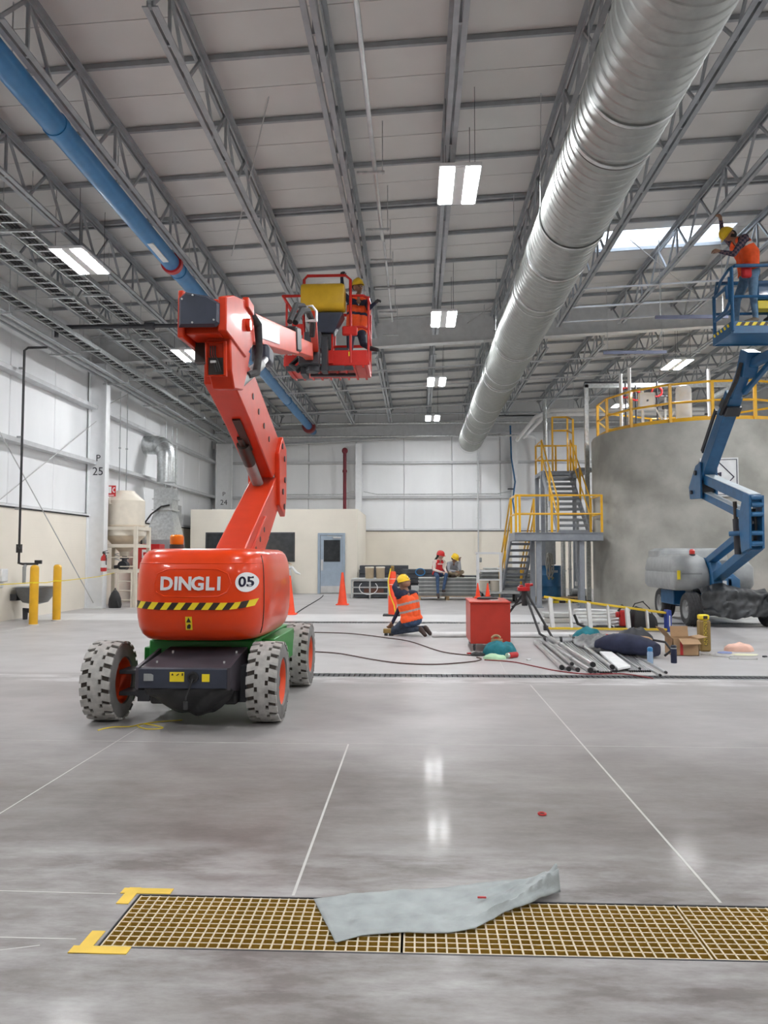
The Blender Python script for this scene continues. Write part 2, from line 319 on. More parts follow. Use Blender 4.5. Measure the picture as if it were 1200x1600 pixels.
def joist(x, a, b, each):
    zt, zb = zr(x)-.14, zr(x)-.80; j = MB()
    for s in (-1, 1):
        j.bx((x+s*.055-.035, a, zt-.01), (x+s*.055+.035, b, zt+.005)); j.bx((x+s*.028-.008, a, zt-.07), (x+s*.028+.008, b, zt))
        j.bx((x+s*.05-.032, a+.85, zb-.01), (x+s*.05+.032, b-.85, zb+.005)); j.bx((x+s*.028-.008, a+.85, zb), (x+s*.028+.008, b-.85, zb+.06))
    J = mk('roof_joist', j, STEELG, ceil, ang=0)
    n = max(2, round((b-a-1.7)/1.25)); st = (b-a-1.7)/n; segs = [((a+.05, zt), (a+.9, zb))]
    for i in range(n):
        y0 = a+.85+i*st; segs += [((y0, zb), (y0+st/2, zt)), ((y0+st/2, zt), (y0+st, zb))]
        if i % 2 == 0: segs.append(((y0+st/2, zt), (y0+st/2, zb)))
    segs.append(((b-.9, zb), (b-.05, zt)))
    if each:
        for (y0, z0), (y1, z1) in segs:
            key = (round(y1-y0, 2), z1 > z0)
            if key not in bar_me:
                o = mk('web_bar', MB().bar((0, 0, 0), (0, y1-y0, z1-z0), .034, .034), STEELG, J, ang=0); bar_me[key] = o.data
                o.location = V((x, y0, z0))
            else:
                o = bpy.data.objects.new('web_bar', bar_me[key]); link(o, J, V()); o.location = (x, y0, z0)
    else:
        q = MB()
        for (y0, z0), (y1, z1) in segs: q.bar((x, y0, z0), (x, y1, z1), .034, .034)
        mk('web', q, STEELG, J, ang=0, kind='stuff')
JX = [.47+1.56*k for k in range(-5, 9)]
for x in JX: joist(x, 6.4, 20.18, -7 < x < 9); joist(x, 20.42, 32.55, False)
PALE = mat('pale_girder_paint', (.60, .61, .61), .45)
for y, dz in ((6.25, 0), (20.3, 0)):
    g = MB()
    for z0, z1, hw in ((-.78, -.765, .13), (-.765, -.02, .006), (-.035, -.012, .13)):
        g.prism([(XL, zr(XL)+z0), (XR, zr(XR)+z0), (XR, zr(XR)+z1), (XL, zr(XL)+z1)], 1, y-hw, y+hw)
    mk('roof_girder', g, PALE, ceil, ang=0)
g = MB()
for z0, z1, hw in ((-1.36, -1.33, .10), (-1.33, -.75, .008), (-.75, -.72, .10)):
    g.prism([(XL, zr(XL)+z0), (XR, zr(XR)+z0), (XR, zr(XR)+z1), (XL, zr(XL)+z1)], 1, 32.68-hw, 32.68+hw)
mk('roof_girder', g, GIRT, ceil, ang=0)
BRG = mat('skylit_bridging_tone', (.66, .67, .68), .3, .6)  # paler than the other steel, to carry the skylight falling on it
for y, x0, x1 in ((16.45, 3.6, 6.9), (17.7, 3.6, 6.9), (18.8, 3.6, 6.0), (22.6, -7.3, 8.3), (25.0, -7.3, 9.8), (28.5, -7.3, 9.8), (11.9, -7.3, -5.7)):
    mk('bridging_angle', MB().bar((x0, y, zr(x0)-.84), (x1, y, zr(x1)-.84), .035, .035), BRG, ceil, ang=0)
# walls
def wall(name, horiz, at, lo, hi, inn, openbase=True):
    """block base, insulation panels between girts; inn = +1/-1 direction into the hall"""
    def B(u0, u1, d0, d1, z0, z1):
        a, b = at+inn*d0, at+inn*d1
        return MB().bx((u0, a, z0), (u1, b, z1)) if horiz else MB().bx((a, u0, z0), (b, u1, z1))
    W = mk(name, B(lo-.3, hi+.3, -.25, -.12, 0, 8.9 if horiz else zr(at)+.3), WHITEW, kind='structure', ang=0)
    mk('block_base', B(lo, hi, -.12, .0, 0, 2.46), BLOCK, W, ang=0)
    n = max(1, round((hi-lo)/2.05)); st = (hi-lo)/n
    for z0, z1 in ((2.52, 3.9), (3.9, 5.4), (5.4, 6.9)):
        for i in range(n):
            q = B(lo+i*st+.006, lo+(i+1)*st-.006, -.13, -.05, z0+.005, z1-.005); mk('insulation_panel', q, WHITEW, W, bev=.025)
    mk('upper_panel', B(lo, hi, -.13, -.06, 6.9, 8.6 if horiz else zr(at)+.1), WHITEW, W, ang=0)
    for z in (3.9, 5.4): mk('girt', B(lo, hi, -.06, .10 if horiz else .2, z-.045, z+.055), GIRT, W, ang=0)
    mk('ledge_trim', B(lo, hi, -.10, .05, 2.47, 2.51), WHITE, W, ang=0); mk('ledge_painted_shadow', B(lo, hi, -.10, .02, 2.435, 2.468), DARK, W, ang=0)  # the dark strip paints the shade under the ledge
    return W
WL = wall('wall_left', False, XL, YF, YB, 1); WB = wall('wall_back', True, YB, XL, XR, -1)
WR = wall('wall_right', False, XR, YF, YB, -1); WF = wall('wall_front', True, YF, XL, XR, 1)
def icol(x0, x1, y, h, W, lbl=None, alongx=True):
    q = MB()
    if alongx:
        q.bx((x0, y-.006, 0), (x1, y+.006, h)); q.bx((x0-.012, y-.13, 0), (x0+.004, y+.13, h)); q.bx((x1-.004, y-.13, 0), (x1+.014, y+.13, h)); q.bx((x0-.03, y-.17, 0), (x1+.05, y+.17, .03))
    else:
        q.bx((x0, y-.13, 0), (x1, y-.116, h)); q.bx((x0, y+.116, 0), (x1, y+.13, h)); q.bx(((x0+x1)/2-.006, y-.12, 0), ((x0+x1)/2+.006, y+.12, h))
    c = mk('column', q, WHITE, W, ang=0)
    if lbl:
        for i, s in enumerate(lbl): text('column_number', s, .31 if i else .26, DARK, c, FRONT(((x0+x1)/2, y-.012, 4.02-.36*i)))
    return c
icol(-8.84, -8.38, 20.3, 6.75, WL, ('P', '25')); icol(-8.60, -7.95, 32.5, 6.2, WB, ('P', '24'))
icol(-8.76, -8.2, 6.25, 6.75, WL)
for x in (-2.5, 4.15, 10.8): icol(x-.13, x+.13, 32.75, 6.2, WB, alongx=False)
ROD = mat('brace_rod_steel', (.5, .5, .5), .4, .5)
for a, b in (((-8.605, 11, .2), (-8.605, 20.1, 5.0)), ((-8.58, 20.1, .15), (-8.58, 14.5, 4.6)), ((-8.6, 20.6, 5.5), (-8.6, 24, 6.9))): mk('brace_rod', MB().cyl(a, b, .012, n=6), ROD, WL)
for a, b in ((D(455, 0, 8.8), D(362, 400, 13.5)), (D(545, 0, 9.2), D(735, 158, 11.5)), (D(735, 150, 11.5), D(850, 262, 13)), (D(985, 375, 15), D(1105, 475, 19)), (D(860, 330, 15), D(1100, 230, 13)), (D(20, 185, 11), D(400, 400, 16)), (D(730, 505, 20), D(810, 450, 18))):
    mk('brace_rod', MB().cyl(a, b, .009, n=6), ROD, ceil)
for a, b in (((-6.5, 33), (-2.7, 33)), ((-2.3, 33), (4.0, 33))):     # knee braces and conduit along the middle girt of the end wall
    z = 4.02; q = MB().tube([(a[0], 32.8, z+.12), (a[0]+.6, 32.8, z), (b[0]-.6, 32.8, z), (b[0], 32.8, z+.14)], .018, 6); mk('girt_conduit', q, GALV, WB)
# office block in the corner
off = MB(); off.bx((-8.45, 28.3, 0), (-2.2, 28.5, 3.12)); off.bx((-2.4, 28.5, 0), (-2.2, 32.9, 3.12)); off.bx((-8.45, 28.5, 3.0), (-2.4, 32.9, 3.12))
OFC = mk('wall_office', off, BLOCK, kind='structure', ang=0)
mk('baseboard', MB().bx((-8.45, 28.285, 0), (-3.72, 28.3, .62)).bx((-2.6, 28.285, 0), (-2.19, 28.3, .62)), BLOCK, OFC, ang=0)
for i, (x0, x1) in enumerate(((-7.87, -6.6), (-5.76, -4.53))):
    W = mk('window_%d' % (i+2), MB().bx((x0, 28.28, 1.17), (x0+.05, 28.3, 2.26)).bx((x1-.05, 28.28, 1.17), (x1, 28.3, 2.26)).bx((x0+.05, 28.28, 1.17), (x1-.05, 28.3, 1.22)).bx((x0+.05, 28.28, 2.21), (x1-.05, 28.3, 2.26)), DARK, kind='structure', ang=0)
    mk('pane', MB().bx((x0+.05, 28.288, 1.22), (x1-.05, 28.3, 2.21)), GLASSD, W, ang=0)
Dr = mk('door_1', MB().bx((-3.67, 28.25, 0), (-3.58, 28.3, 2.23)).bx((-2.75, 28.25, 0), (-2.66, 28.3, 2.23)).bx((-3.58, 28.25, 2.15), (-2.75, 28.3, 2.23)), DOORB, kind='structure', ang=0)
lf = mk('door_leaf', MB().bx((-3.57, 28.27, .02), (-2.76, 28.3, 2.14)), DOORB, Dr, ang=0)
mk('glazing', MB().bx((-3.45, 28.262, 1.17), (-2.84, 28.27, 1.97)), GLASSD, lf, ang=0)
mk('kick_plate', MB().bx((-3.55, 28.262, .03), (-2.78, 28.27, .28)), AL, lf, ang=0)
mk('push_plate', MB().bx((-3.55, 28.25, .85), (-3.47, 28.27, 1.25)), AL, lf, ang=0)
mk('door_closer', MB().bx((-3.1, 28.2, 2.03), (-2.8, 28.27, 2.09)).bar((-2.95, 28.2, 2.1), (-3.3, 28.1, 2.12), .03, .02), AL, lf, ang=0)
# drains, pit grating, tape
DRN = mat('drain_grate_iron', (.05, .05, .055), .6, .4, var=.25, scale=30)
def drain(y0, y1, x0, x1, lbl):
    t = thing('trench_drain', lbl, 'drain', (x0, (y0+y1)/2, 0), group=None)
    mk('channel', MB().bx((x0, y0, -.2), (x1, y1, -.16)), DARK, t, ang=0)
    for y in (y0, y1-.03): mk('frame_rail', MB().bx((x0, y, -.2), (x1, y+.03, .004)), GALV, t, ang=0)
    q = MB(); x = x0+.03
    while x < x1: q.bx((x, y0+.03, -.03), (x+.045, y1-.03, 0)); x += .06
    mk('slotted_grate', q, DRN, t, ang=0, kind='stuff')
drain(8.92, 9.2, -3.1, 9.5, 'long dark trench drain crossing the floor just behind the orange lift')
drain(15.95, 16.3, -4, 14, 'far trench drain running behind the kneeling worker')
pw = 1.088
for k in range(3):
    x0 = -1.145+k*pw; t = thing('floor_grating', ('yellow floor grating panel with tape at its corners', 'middle yellow floor grating panel mostly under the plastic sheet', 'yellow floor grating panel cut off by the right edge')[k], 'grating', (x0, 2.8, 0), group=None)
    n = 28; b0 = None
    for i in range(n+1):
        x = x0+.006+i*(pw-.016)/n; o = None
        if b0 is None: b0 = mk('cross_bar', MB().prism([(-.0034, 0), (.0034, 0), (.0024, -.036), (-.0024, -.036)], 1, 2.795, 3.205), GRATE, t, ang=0); b0.data.transform(Matrix.Translation(V((x0, 2.8, 0)))); b0.location = (x-x0, -2.8, 0); b0.data.transform(Matrix.Translation(V((0, 0, 0))))
        else: dupe(b0, (x-x0, -2.8, 0), t)
    b1 = None
    for i in range(12):
        y = 2.80+i*.400/11
        if b1 is None: b1 = mk('long_bar', MB().prism([(y-.0034, -.001), (y+.0034, -.001), (y+.0024, -.036), (y-.0024, -.036)], 0, x0+.003, x0+pw-.007), GRATE, t, ang=0)
        else: dupe(b1, (0, i*.400/11, 0), t)
mk('pit_curb', MB().bx((-1.15, 3.207, -.3), (2.12, 3.215, .002)).bx((-1.152, 2.79, -.3), (-1.147, 3.21, .002)).bx((-1.15, 2.785, -.3), (2.12, 2.793, .001)), DARK, floor, ang=0)
TAPE = mat('yellow_floor_tape', (.78, .52, .07), .6, var=.1)
single('tape_corner', MB().box((-1.13, 3.245, .0015), (.21, .05, .003)).box((-1.19, 3.20, .0015), (.05, .15, .0029)), TAPE, 'yellow tape angle on the floor at the far corner of the grating', 'tape', (-1.15, 3.22, 0), 'tape at the grating corners', ang=0)
single('tape_corner', MB().box((-1.13, 2.765, .0015), (.21, .05, .003)).box((-1.19, 2.82, .0015), (.05, .16, .0029)), TAPE, 'yellow tape angle on the floor at the near corner of the grating', 'tape', (-1.15, 2.78, 0), 'tape at the grating corners', ang=0)
# plastic sheet over the grating
top = [(490, 1407), (560, 1399), (630, 1392), (700, 1387), (760, 1381), (820, 1378), (852, 1375), (866, 1380)]
bot = [(524, 1475), (566, 1464), (640, 1460), (700, 1460), (742, 1455), (790, 1430), (835, 1416), (876, 1402)]
NU, NV = 70, 26; vs = []; fs = []
def lerp_list(L, t):
    t *= len(L)-1; i = min(int(t), len(L)-2); return V(L[i]).lerp(V(L[i+1]), t-i)
for i in range(NU+1):
    for j in range(NV+1):
        u, q = i/NU, j/NV; p = lerp_list(bot, u).lerp(lerp_list(top, u), q); g = G(*p)
        bulk = max(0, (u-.45)/.55)**1.1
        h = .006+.008*abs(noise.noise(g*7))+bulk*(.07*math.sin(math.pi*min(1, q*.92+.06))+.045*abs(noise.noise(V((g.x*11, g.y*20, 3))))*math.sin(math.pi*min(1, q+.08)))+.005*math.sin(q*20+u*9)*(q > .1)*(u > .1)
        h += .016*max(0, 1-abs(q-.28-.12*math.sin(u*7))/.05)*(.25 < u < .95)+.012*max(0, 1-abs(q-.62+.1*math.sin(u*5+1))/.04)*(u > .35)
        vs.append((g.x, g.y, h))
fs = [(i*(NV+1)+j, (i+1)*(NV+1)+j, (i+1)*(NV+1)+j+1, i*(NV+1)+j+1) for i in range(NU) for j in range(NV)]
sh = single('plastic_sheet', MB().add(vs, fs), SHEET, 'crumpled translucent grey plastic sheet lying over the floor grating', 'sheet', tuple(G(680, 1430)), ang=80)
b = sh.modifiers.new('thick', 'SOLIDIFY'); b.thickness = .003
g = G(753, 1410, .018); single('red_clip', MB().box(g+V((0, 0, .02)), (.035, .010, .006)), REDP, 'tiny red strip lying on the plastic sheet', 'scrap', tuple(g), bev=.002)
g = G(847, 1273); single('red_ring', MB().tube([g+V((.02*math.cos(a), .02*math.sin(a)*1.1, .006)) for a in np.linspace(0, 2*math.pi, 20)[:-1]], .005, 6, True), REDP, 'small red ring alone on the bare concrete floor', 'ring', tuple(g))
# lamps
def high_bay(name, x, y, z, lbl, grp=None, sm=None):
    t = thing(name, lbl, 'ceiling light', (x, y, z), group=grp)
    mk('housing', MB().bx((x-.29, y-.58, z), (x+.29, y+.58, z+.05)).bx((x-.07, y-.5, z+.05), (x+.07, y+.5, z+.1)), WHITE, t, bev=.008)
    for s in (-1, 1):
        mk('diffuser', MB().bx((x+s*.17-.085, y-.54, z-.012), (x+s*.17+.085, y+.54, z-.001)), LAMPE, t)
        for e in (-1, 1): mk('hanger_wire', MB().cyl((x+s*.2, y+e*.5, z+.05), (x+s*.2, y+e*.5, zr(x)), .004, n=5), DARK, t)
    mk('lens_divider', MB().bx((x-.07, y-.56, z-.012), (x+.07, y+.56, z-.002)), WHITE, t)
    return t
names = {(.6, 0): 'nearest twin-panel ceiling light, above and left of the big duct', (.6, 1): 'second ceiling light from the camera in the row beside the duct', (.6, 2): 'third ceiling light from the camera in the row beside the duct', (.6, 3): 'smallest, farthest ceiling light in the row beside the duct',
         (-5.75, 0): 'large glaring ceiling light between the blue pipe and the cable trays', (-5.75, 1): 'glaring ceiling light just left of the orange boom head', (-5.75, 2): 'farthest ceiling light of the left row, beside the orange riser', (7.3, 2): 'lone ceiling light above the concrete tank'}
for x, y0, z in ((.6, 10.75, 6.68), (-5.75, 12.65, 6.42), (7.3, 9.2, 6.75), (13.4, 9.2, 7.0)):
    for k in range(-2, 4):
        y = y0+6.22*k
        if y > 32.5 or y < -12.5 or (x > 7 and k == 3 and y > 31): continue
        if (x, k) == (-5.75, 3): continue
        high_bay('high_bay_light', x, y, z, names.get((x, k), 'twin-panel ceiling light of the rows outside the picture'), 'high bay lights')
# ================================================================== orange boom lift
HZ = mat('hazard_black', (.03, .02, .015), .5); LETW = mat('silver_letter', (.72, .72, .73), .35); INK = mat('ink_navy', (.015, .015, .05), .5)
L = thing('boom_lift', 'orange articulated boom lift on a green chassis with dusty grey tyres', 'boom lift', (-1.95, 7.4, 0))
def sellipse(cx, cy, a, b, z, n=180, e=4.4):
    out = []
    for i in range(n):
        t = 2*math.pi*i/n; c, s_ = math.cos(t), math.sin(t)
        out.append((cx+a*math.copysign(abs(c)**(2/e), c), cy+b*math.copysign(abs(s_)**(2/e), s_), z))
    return out
BCX, BCY, BA, BB = -1.855, 7.2, .575, .95
PROF = [(.69, .84), (.70, .88), (.74, .935), (.80, .972), (.88, .992), (.98, 1.0), (1.12, 1.0), (1.24, .99), (1.325, .975), (1.335, .968), (1.37, .955), (1.41, .925), (1.44, .88), (1.455, .82), (1.46, .70)]
def bscale(z): return float(np.interp(z, [p[0] for p in PROF], [p[1] for p in PROF]))
def bsurf(x, z, out=.004):
    k = bscale(z); a, b_ = BA*k, BB*k; u = min(.995, abs(x-BCX)/a)
    return V((x, BCY-b_*(1-u**4.4)**(1/4.4)-out, z))
body = fix(mk('turntable_cowl', MB().loft([sellipse(BCX, BCY, BA*k, BB*k, z) for z, k in PROF]), ORANGE, L, ang=60))
def band(name, xs, zf, h, mt, out=.004, par=body, skew=0):
    q = MB()
    for i in range(len(xs)-1):
        x0, x1 = xs[i], xs[i+1]; pts = []
        for o_ in (out, -.003):
            pts += [bsurf(x0-skew, zf(x0)-h/2, o_), bsurf(x1-skew, zf(x1)-h/2, o_), bsurf(x1+skew, zf(x1)+h/2, o_), bsurf(x0+skew, zf(x0)+h/2, o_)]
        q.add(pts, [(0, 1, 2, 3), (7, 6, 5, 4), (0, 4, 5, 1), (1, 5, 6, 2), (2, 6, 7, 3), (3, 7, 4, 0)])
    return mk(name, q, mt, par, ang=0)
zst = lambda x: .985+.05*max(0, (x+1.55)/.3)**1.5 + .012*max(0, (-2.1-x)/.3)
N = 18; xs = np.linspace(-2.375, -1.345, N+1)
for i in range(N):
    band('hazard_stripe', list(np.linspace(xs[i], xs[i+1], 9)), zst, .058, YELT if i % 2 else HZ, out=.010, skew=.022 if i < N-2 else .012)
for i, (ch, x) in enumerate(zip('DINGLI', (-2.07, -1.99, -1.915, -1.81, -1.71, -1.635))):
    text('letter', ch, .15, LETW, body, FRONT((x+.01, 6.2, 1.165)), .004, warp=lambda p: bsurf(p.x, p.z, 6.206-p.y), bold=.005)
dc = MB(); dc.add([bsurf(-1.415, 1.18, .006)]+[bsurf(-1.415+.081*k/4*math.cos(t), 1.18+.081*k/4*math.sin(t), .006) for k in range(1, 5) for t in np.linspace(0, 2*math.pi, 33)[:-1]], [(0, 1+i, 1+(i+1) % 32) for i in range(32)]+[(1+k*32+i, 33+k*32+i, 33+k*32+(i+1) % 32, 1+k*32+(i+1) % 32) for k in range(3) for i in range(32)])
mk('number_decal', dc, WHITE, body); text('letter', '05', .115, INK, body, FRONT((-1.415, 6.2, 1.18)), .0005, warp=lambda p: bsurf(p.x, p.z, .0085), bold=.003)
q = MB()
for t0, x0, x1 in ((0, -2.30, -1.56),):
    path = [(-2.08, 1.065), (-2.15, 1.10), (-2.165, 1.17), (-2.14, 1.25), (-2.06, 1.285), (-1.85, 1.29), (-1.64, 1.285), (-1.56, 1.25), (-1.53, 1.17), (-1.56, 1.10), (-1.63, 1.065), (-1.85, 1.06)]
    q.tube([bsurf(x, z, -.001) for x, z in path], .006, 6, True)
mk('panel_ridge', q, ORANGE, body); q = MB()
q.tube([bsurf(x, 1.335, -.002) for x in np.linspace(-2.36, -1.33, 24)], .007, 6); mk('upper_ridge', q, ORANGE, body)
mk('warning_label', MB().add([bsurf(x, z, .006) for x, z in ((-1.90, .79), (-1.845, .79), (-1.845, .90), (-1.90, .90))], [(0, 1, 2, 3)]), YELT, body, ang=0)
q = MB(); T_ = lambda pts: q.add([bsurf(x, z, .0085) for x, z in pts], [tuple(range(len(pts)))])
T_([(-1.893, .852), (-1.852, .852), (-1.872, .893)]); T_([(-1.888, .80), (-1.86, .80), (-1.855, .83), (-1.868, .84), (-1.888, .825)]); mk('warning_pictogram', q, HZ, body, ang=0)
q = MB()
for z0 in np.linspace(.76, 1.42, 16): q.v.append(tuple(V((BCX+BA*bscale(z0)*.985+.004, BCY-(.70*BB)+(.10*(z0-.76)), z0))))
q.v = []; q.tube([V((BCX+BA*bscale(z0)*(1-.70**4.4)**(1/4.4)+.001, BCY-(.70*BB)*bscale(z0), z0)) for z0 in np.linspace(.74, 1.40, 16)], .006, 5); mk('cowl_seam', q, HZ, body)
mk('turntable_ring', MB().cyl((-1.9, 7.3, .60), (-1.9, 7.3, .70), .45, n=32), DARK, L)
bc = mk('beacon_base', MB().cyl((-2.2, 6.95, 1.44), (-2.2, 6.95, 1.50), .065, n=20), HZ, L); mk('amber_lens', MB().lathe([(.055, 1.50), (.062, 1.51), (.062, 1.575), (.05, 1.59), (0, 1.595)], (-2.2, 6.95, 0), 20), AMBER, bc)
ch = fix(mk('chassis', MB().prism([(6.7, .34), (8.75, .34), (8.75, .62), (8.2, .66), (6.72, .66)], 0, -2.36, -1.42), GREEN, L, bev=.015))
mk('side_rail', MB().bx((-2.45, 6.85, .36), (-2.36, 8.1, .58)), GREEN, ch, bev=.01); mk('side_rail', MB().bx((-1.42, 7.0, .36), (-1.30, 8.1, .64)).bx((-1.42, 6.75, .42), (-1.33, 7.0, .6)), GREEN, ch, bev=.01)
ax = fix(mk('axle_bonnet', MB().loft([[(-2.21, 6.08, z0), (-1.50, 6.08, z0), (-1.50, 6.08, z1), (-2.21, 6.08, z1)] for z0, z1 in ((.36, .51),)] + [[(-2.14, 6.62, .30), (-1.46, 6.62, .30), (-1.46, 6.62, .615), (-2.14, 6.62, .615)]]), PURP, L, bev=.008))
mk('front_panel', MB().bx((-2.215, 6.06, .35), (-1.50, 6.082, .505)), NAVY, ax, bev=.006)
mk('end_plate', MB().prism([(6.06, .34), (6.6, .24), (6.6, .60), (6.06, .515)], 0, -1.50, -1.475), PURP, ax); mk('end_plate', MB().prism([(6.06, .34), (6.6, .24), (6.6, .60), (6.06, .515)], 0, -2.235, -2.21), PURP, ax)
for x, wd, hh in ((-1.90, .115, .075), (-1.67, .06, .06)): mk('warning_label', MB().bx((x-wd/2, 6.054, .405), (x+wd/2, 6.062, .405+hh)), YELT, ax, ang=0)
mk('warning_pictogram', MB().prism([(-1.945, .455), (-1.925, .455), (-1.935, .472)], 1, 6.051, 6.055).prism([(-1.90, .45), (-1.88, .465), (-1.885, .47), (-1.905, .456)], 1, 6.051, 6.055).bx((-1.86, 6.051, .452), (-1.85, 6.055, .472)), HZ, ax, ang=0)
mk('marker_light', MB().prism([(-2.165, .41), (-2.09, .41), (-2.09, .455), (-2.11, .465), (-2.165, .465)], 1, 6.052, 6.062), GREYC, ax)
mk('power_inlet', MB().lathe([(.035, 0), (.045, .0), (.045, .02), (.03, .02), (.028, .01)], (-1.77, 6.062, .44), 16, Matrix.Rotation(math.pi/2, 3, 'X')), BLACK, ax)
mk('power_cord', MB().tube([(-1.77, 6.04, .43), (-1.79, 6.03, .36), (-1.815, 6.03, .30), (-1.82, 6.03, .26)], .007, 6).cyl((-1.82, 6.03, .255), (-1.82, 6.03, .195), .018, n=10), RUB, ax)
for x, y in ((-2.11, 6.2), (-2.06, 6.45), (-1.56, 6.2), (-1.52, 6.45), (-1.82, 6.55)): mk('bolt', MB().cyl((x, y, .52), (x, y, .60 if y > 6.3 else .548), .009, n=8), AL, ax)
NB = 22; vs = []; fs = []
for j in range(9):                           # cloth skirt under the axle
    z = .36-.24*j/8; sg = math.sin(math.pi*min(1, j/8))
    for i in range(NB+1):
        u = i/NB; x = -2.18+.72*u+.03*(1-2*u)*(j/8)**2*2; vs.append((x, 6.09+.02*math.sin(u*17+j)+.16*(j/8)**1.6*(1+.3*math.sin(u*6)), z+.13*(j/8)*abs(2*u-1)**3+.008*math.sin(u*23+j*1.3)))
fs = [(j*(NB+1)+i, j*(NB+1)+i+1, (j+1)*(NB+1)+i+1, (j+1)*(NB+1)+i) for j in range(8) for i in range(NB)]
sk_ = mk('cloth_skirt', MB().add(vs, fs), BLACK, L, ang=80); sk_.modifiers.new('thick', 'SOLIDIFY').thickness = .01
mk('axle_box', MB().bx((-2.2, 6.3, .18), (-1.48, 6.75, .38)), BLACK, L, bev=.02); mk('rear_axle', MB().bx((-2.5, 8.22, .24), (-1.4, 8.48, .42)), DARK, L, bev=.02)
for s, xw in ((-1, -2.52), (1, -1.38)):
    xi = -2.2 if s < 0 else -1.5
    for z in (.22, .40): mk('steering_yoke', MB().bx((xi, 6.45, z), (xw, 6.66, z+.035)), DARK, L, bev=.006)
    mk('kingpin', MB().cyl(((xi+xw)/2-.0, 6.55, .2), ((xi+xw)/2, 6.55, .46), .045, n=14).bx(((xi*.7+xw*.3)-.05, 6.42, .18), ((xi*.7+xw*.3)+.05, 6.7, .48)), DARK, L)
RX = Matrix.Rotation(math.pi/2, 3, 'Y')
def lug_wheel(x, y, R_, wd, out):
    c = V((x, y, R_)); h = wd/2; W = mk('wheel', MB().lathe([(R_*.60, -h), (R_*.86, -h), (R_*.945, -h*.88), (R_*.95, 0), (R_*.945, h*.88), (R_*.86, h), (R_*.60, h)], c, 40, RX, cap=False), TIRED, L, ang=40)
    q = MB(); NL = 20
    def pad(a0, a1, u0, u1, r0, r1, sk=0):
        n = 3; vs = []
        for i in range(n+1):
            t = a0+(a1-a0)*i/n
            for u, sh_ in ((u0, 0), (u1, sk)):
                for r in (r0, r1 if abs(u) < .9 else r1*.985): vs.append((x+u*h, y+r*math.cos(t+sh_), R_+r*math.sin(t+sh_)))
        fs = []
        for i in range(n):
            b0 = i*4; b1 = b0+4; fs += [(b0+1, b1+1, b1+3, b0+3), (b0, b0+1+0, b0+3, b0+2) if i == 0 else (b0+1, b1+1, b1+3, b0+3), (b0, b1, b1+1, b0+1), (b0+2, b0+3, b1+3, b1+2)]
        fs += [(0, 2, 3, 1), (n*4, n*4+1, n*4+3, n*4+2)]; q.add(vs, fs)
    p = 2*math.pi/NL
    for i in range(NL):
        for s in (-1, 1):
            a = i*p+(p/2 if s > 0 else 0)
            pad(a, a+p*.64, s*.46, s*1.0, R_*.93, R_, .05)
            pad(a+p*.34, a+p*.96, s*.24, s*.46, R_*.93, R_)
        pad(i*p, (i+1)*p, -.24, .24, R_*.93, R_)
    mk('tread', q, TIRE, W, ang=0)
    for s in (-1, 1): mk('sidewall', MB().lathe([(R_*.58, s*h*.9), (R_*.60, s*h*1.01), (R_*.87, s*h*1.01), (R_*.95, s*h*.9)], c, 40, RX, cap=False), mat('tyre_side', (.20, .195, .19), .85, var=.15), W)
    mk('rim', MB().lathe([(0, out*h*.35), (R_*.25, out*h*.35), (R_*.27, out*h*.5), (R_*.45, out*h*.5), (R_*.50, out*h*.3), (R_*.56, out*h*.85), (R_*.61, out*h*.95)], c, 36, RX, cap=False).lathe([(R_*.15, -out*h*.2), (R_*.5, -out*h*.2), (R_*.56, -out*h*.85), (R_*.61, -out*h*.95)], c, 36, RX, cap=False), RIM, W)
    mk('hub', MB().lathe([(0, out*h*.75), (R_*.15, out*h*.72), (R_*.17, out*h*.4)], c, 20, RX), DARK, W)
    for k in range(8): a = k*math.pi/4; mk('lug_nut', MB().cyl((x+out*h*.48, y+R_*.37*math.cos(a), R_+R_*.37*math.sin(a)), (x+out*h*.62, y+R_*.37*math.cos(a), R_+R_*.37*math.sin(a)), .011, n=6), DARK, W)
for x, y, o_ in ((-2.635, 6.55, -1), (-1.265, 6.55, 1), (-2.635, 8.35, -1), (-1.275, 8.35, 1)): lug_wheel(x, y, .335, .25, o_)
# boom, in the vertical plane x about -1.77
def yz(name, pts, x0, x1, mt, par=L, bev=.012): return fix(mk(name, MB().prism(pts, 0, x0, x1), mt, par, bev=bev, ang=40))
BX0, BX1 = -1.93, -1.60
low = yz('lower_boom', [(6.95, 1.30), (7.25, 1.50), (8.75, 2.30), (8.98, 2.12), (8.95, 1.98), (7.9, 1.30)], BX0+.02, BX1-.02, ORANGE2)
mk('boom_sleeve', MB().bar((8.15, 0, 0), (8.16, 0, 0), .01, .01), ORANGE2, low) if False else None
yz('sleeve_plate', [(7.35, 1.42), (8.05, 1.82), (8.22, 1.58), (7.6, 1.26)], BX1-.02, BX1+.005, ORANGE2, low, .004)
for k in range(3): mk('sleeve_hole', MB().cyl((BX1+.002, 7.55+.2*k, 1.46+.105*k), (BX1+.008, 7.55+.2*k, 1.46+.105*k), .03, n=14), HZ, low)
kn = yz('knuckle', [(8.78, 1.98), (9.12, 1.86), (9.22, 2.10), (9.20, 2.68), (8.95, 2.80), (8.72, 2.58)], BX1-.045, BX1+.02, ORANGE2)
yz('knuckle_plate', [(8.78, 1.98), (9.12, 1.86), (9.22, 2.10), (9.20, 2.68), (8.95, 2.80), (8.72, 2.58)], BX0-.02, BX0+.03, ORANGE2, kn)
for y, z in ((9.05, 1.98), (8.95, 2.15), (9.05, 2.55), (9.08, 2.30), (8.9, 2.68)): mk('pivot_pin', MB().cyl((BX0-.03, y, z), (BX1+.03, y, z), .035, n=14), DARK, kn)
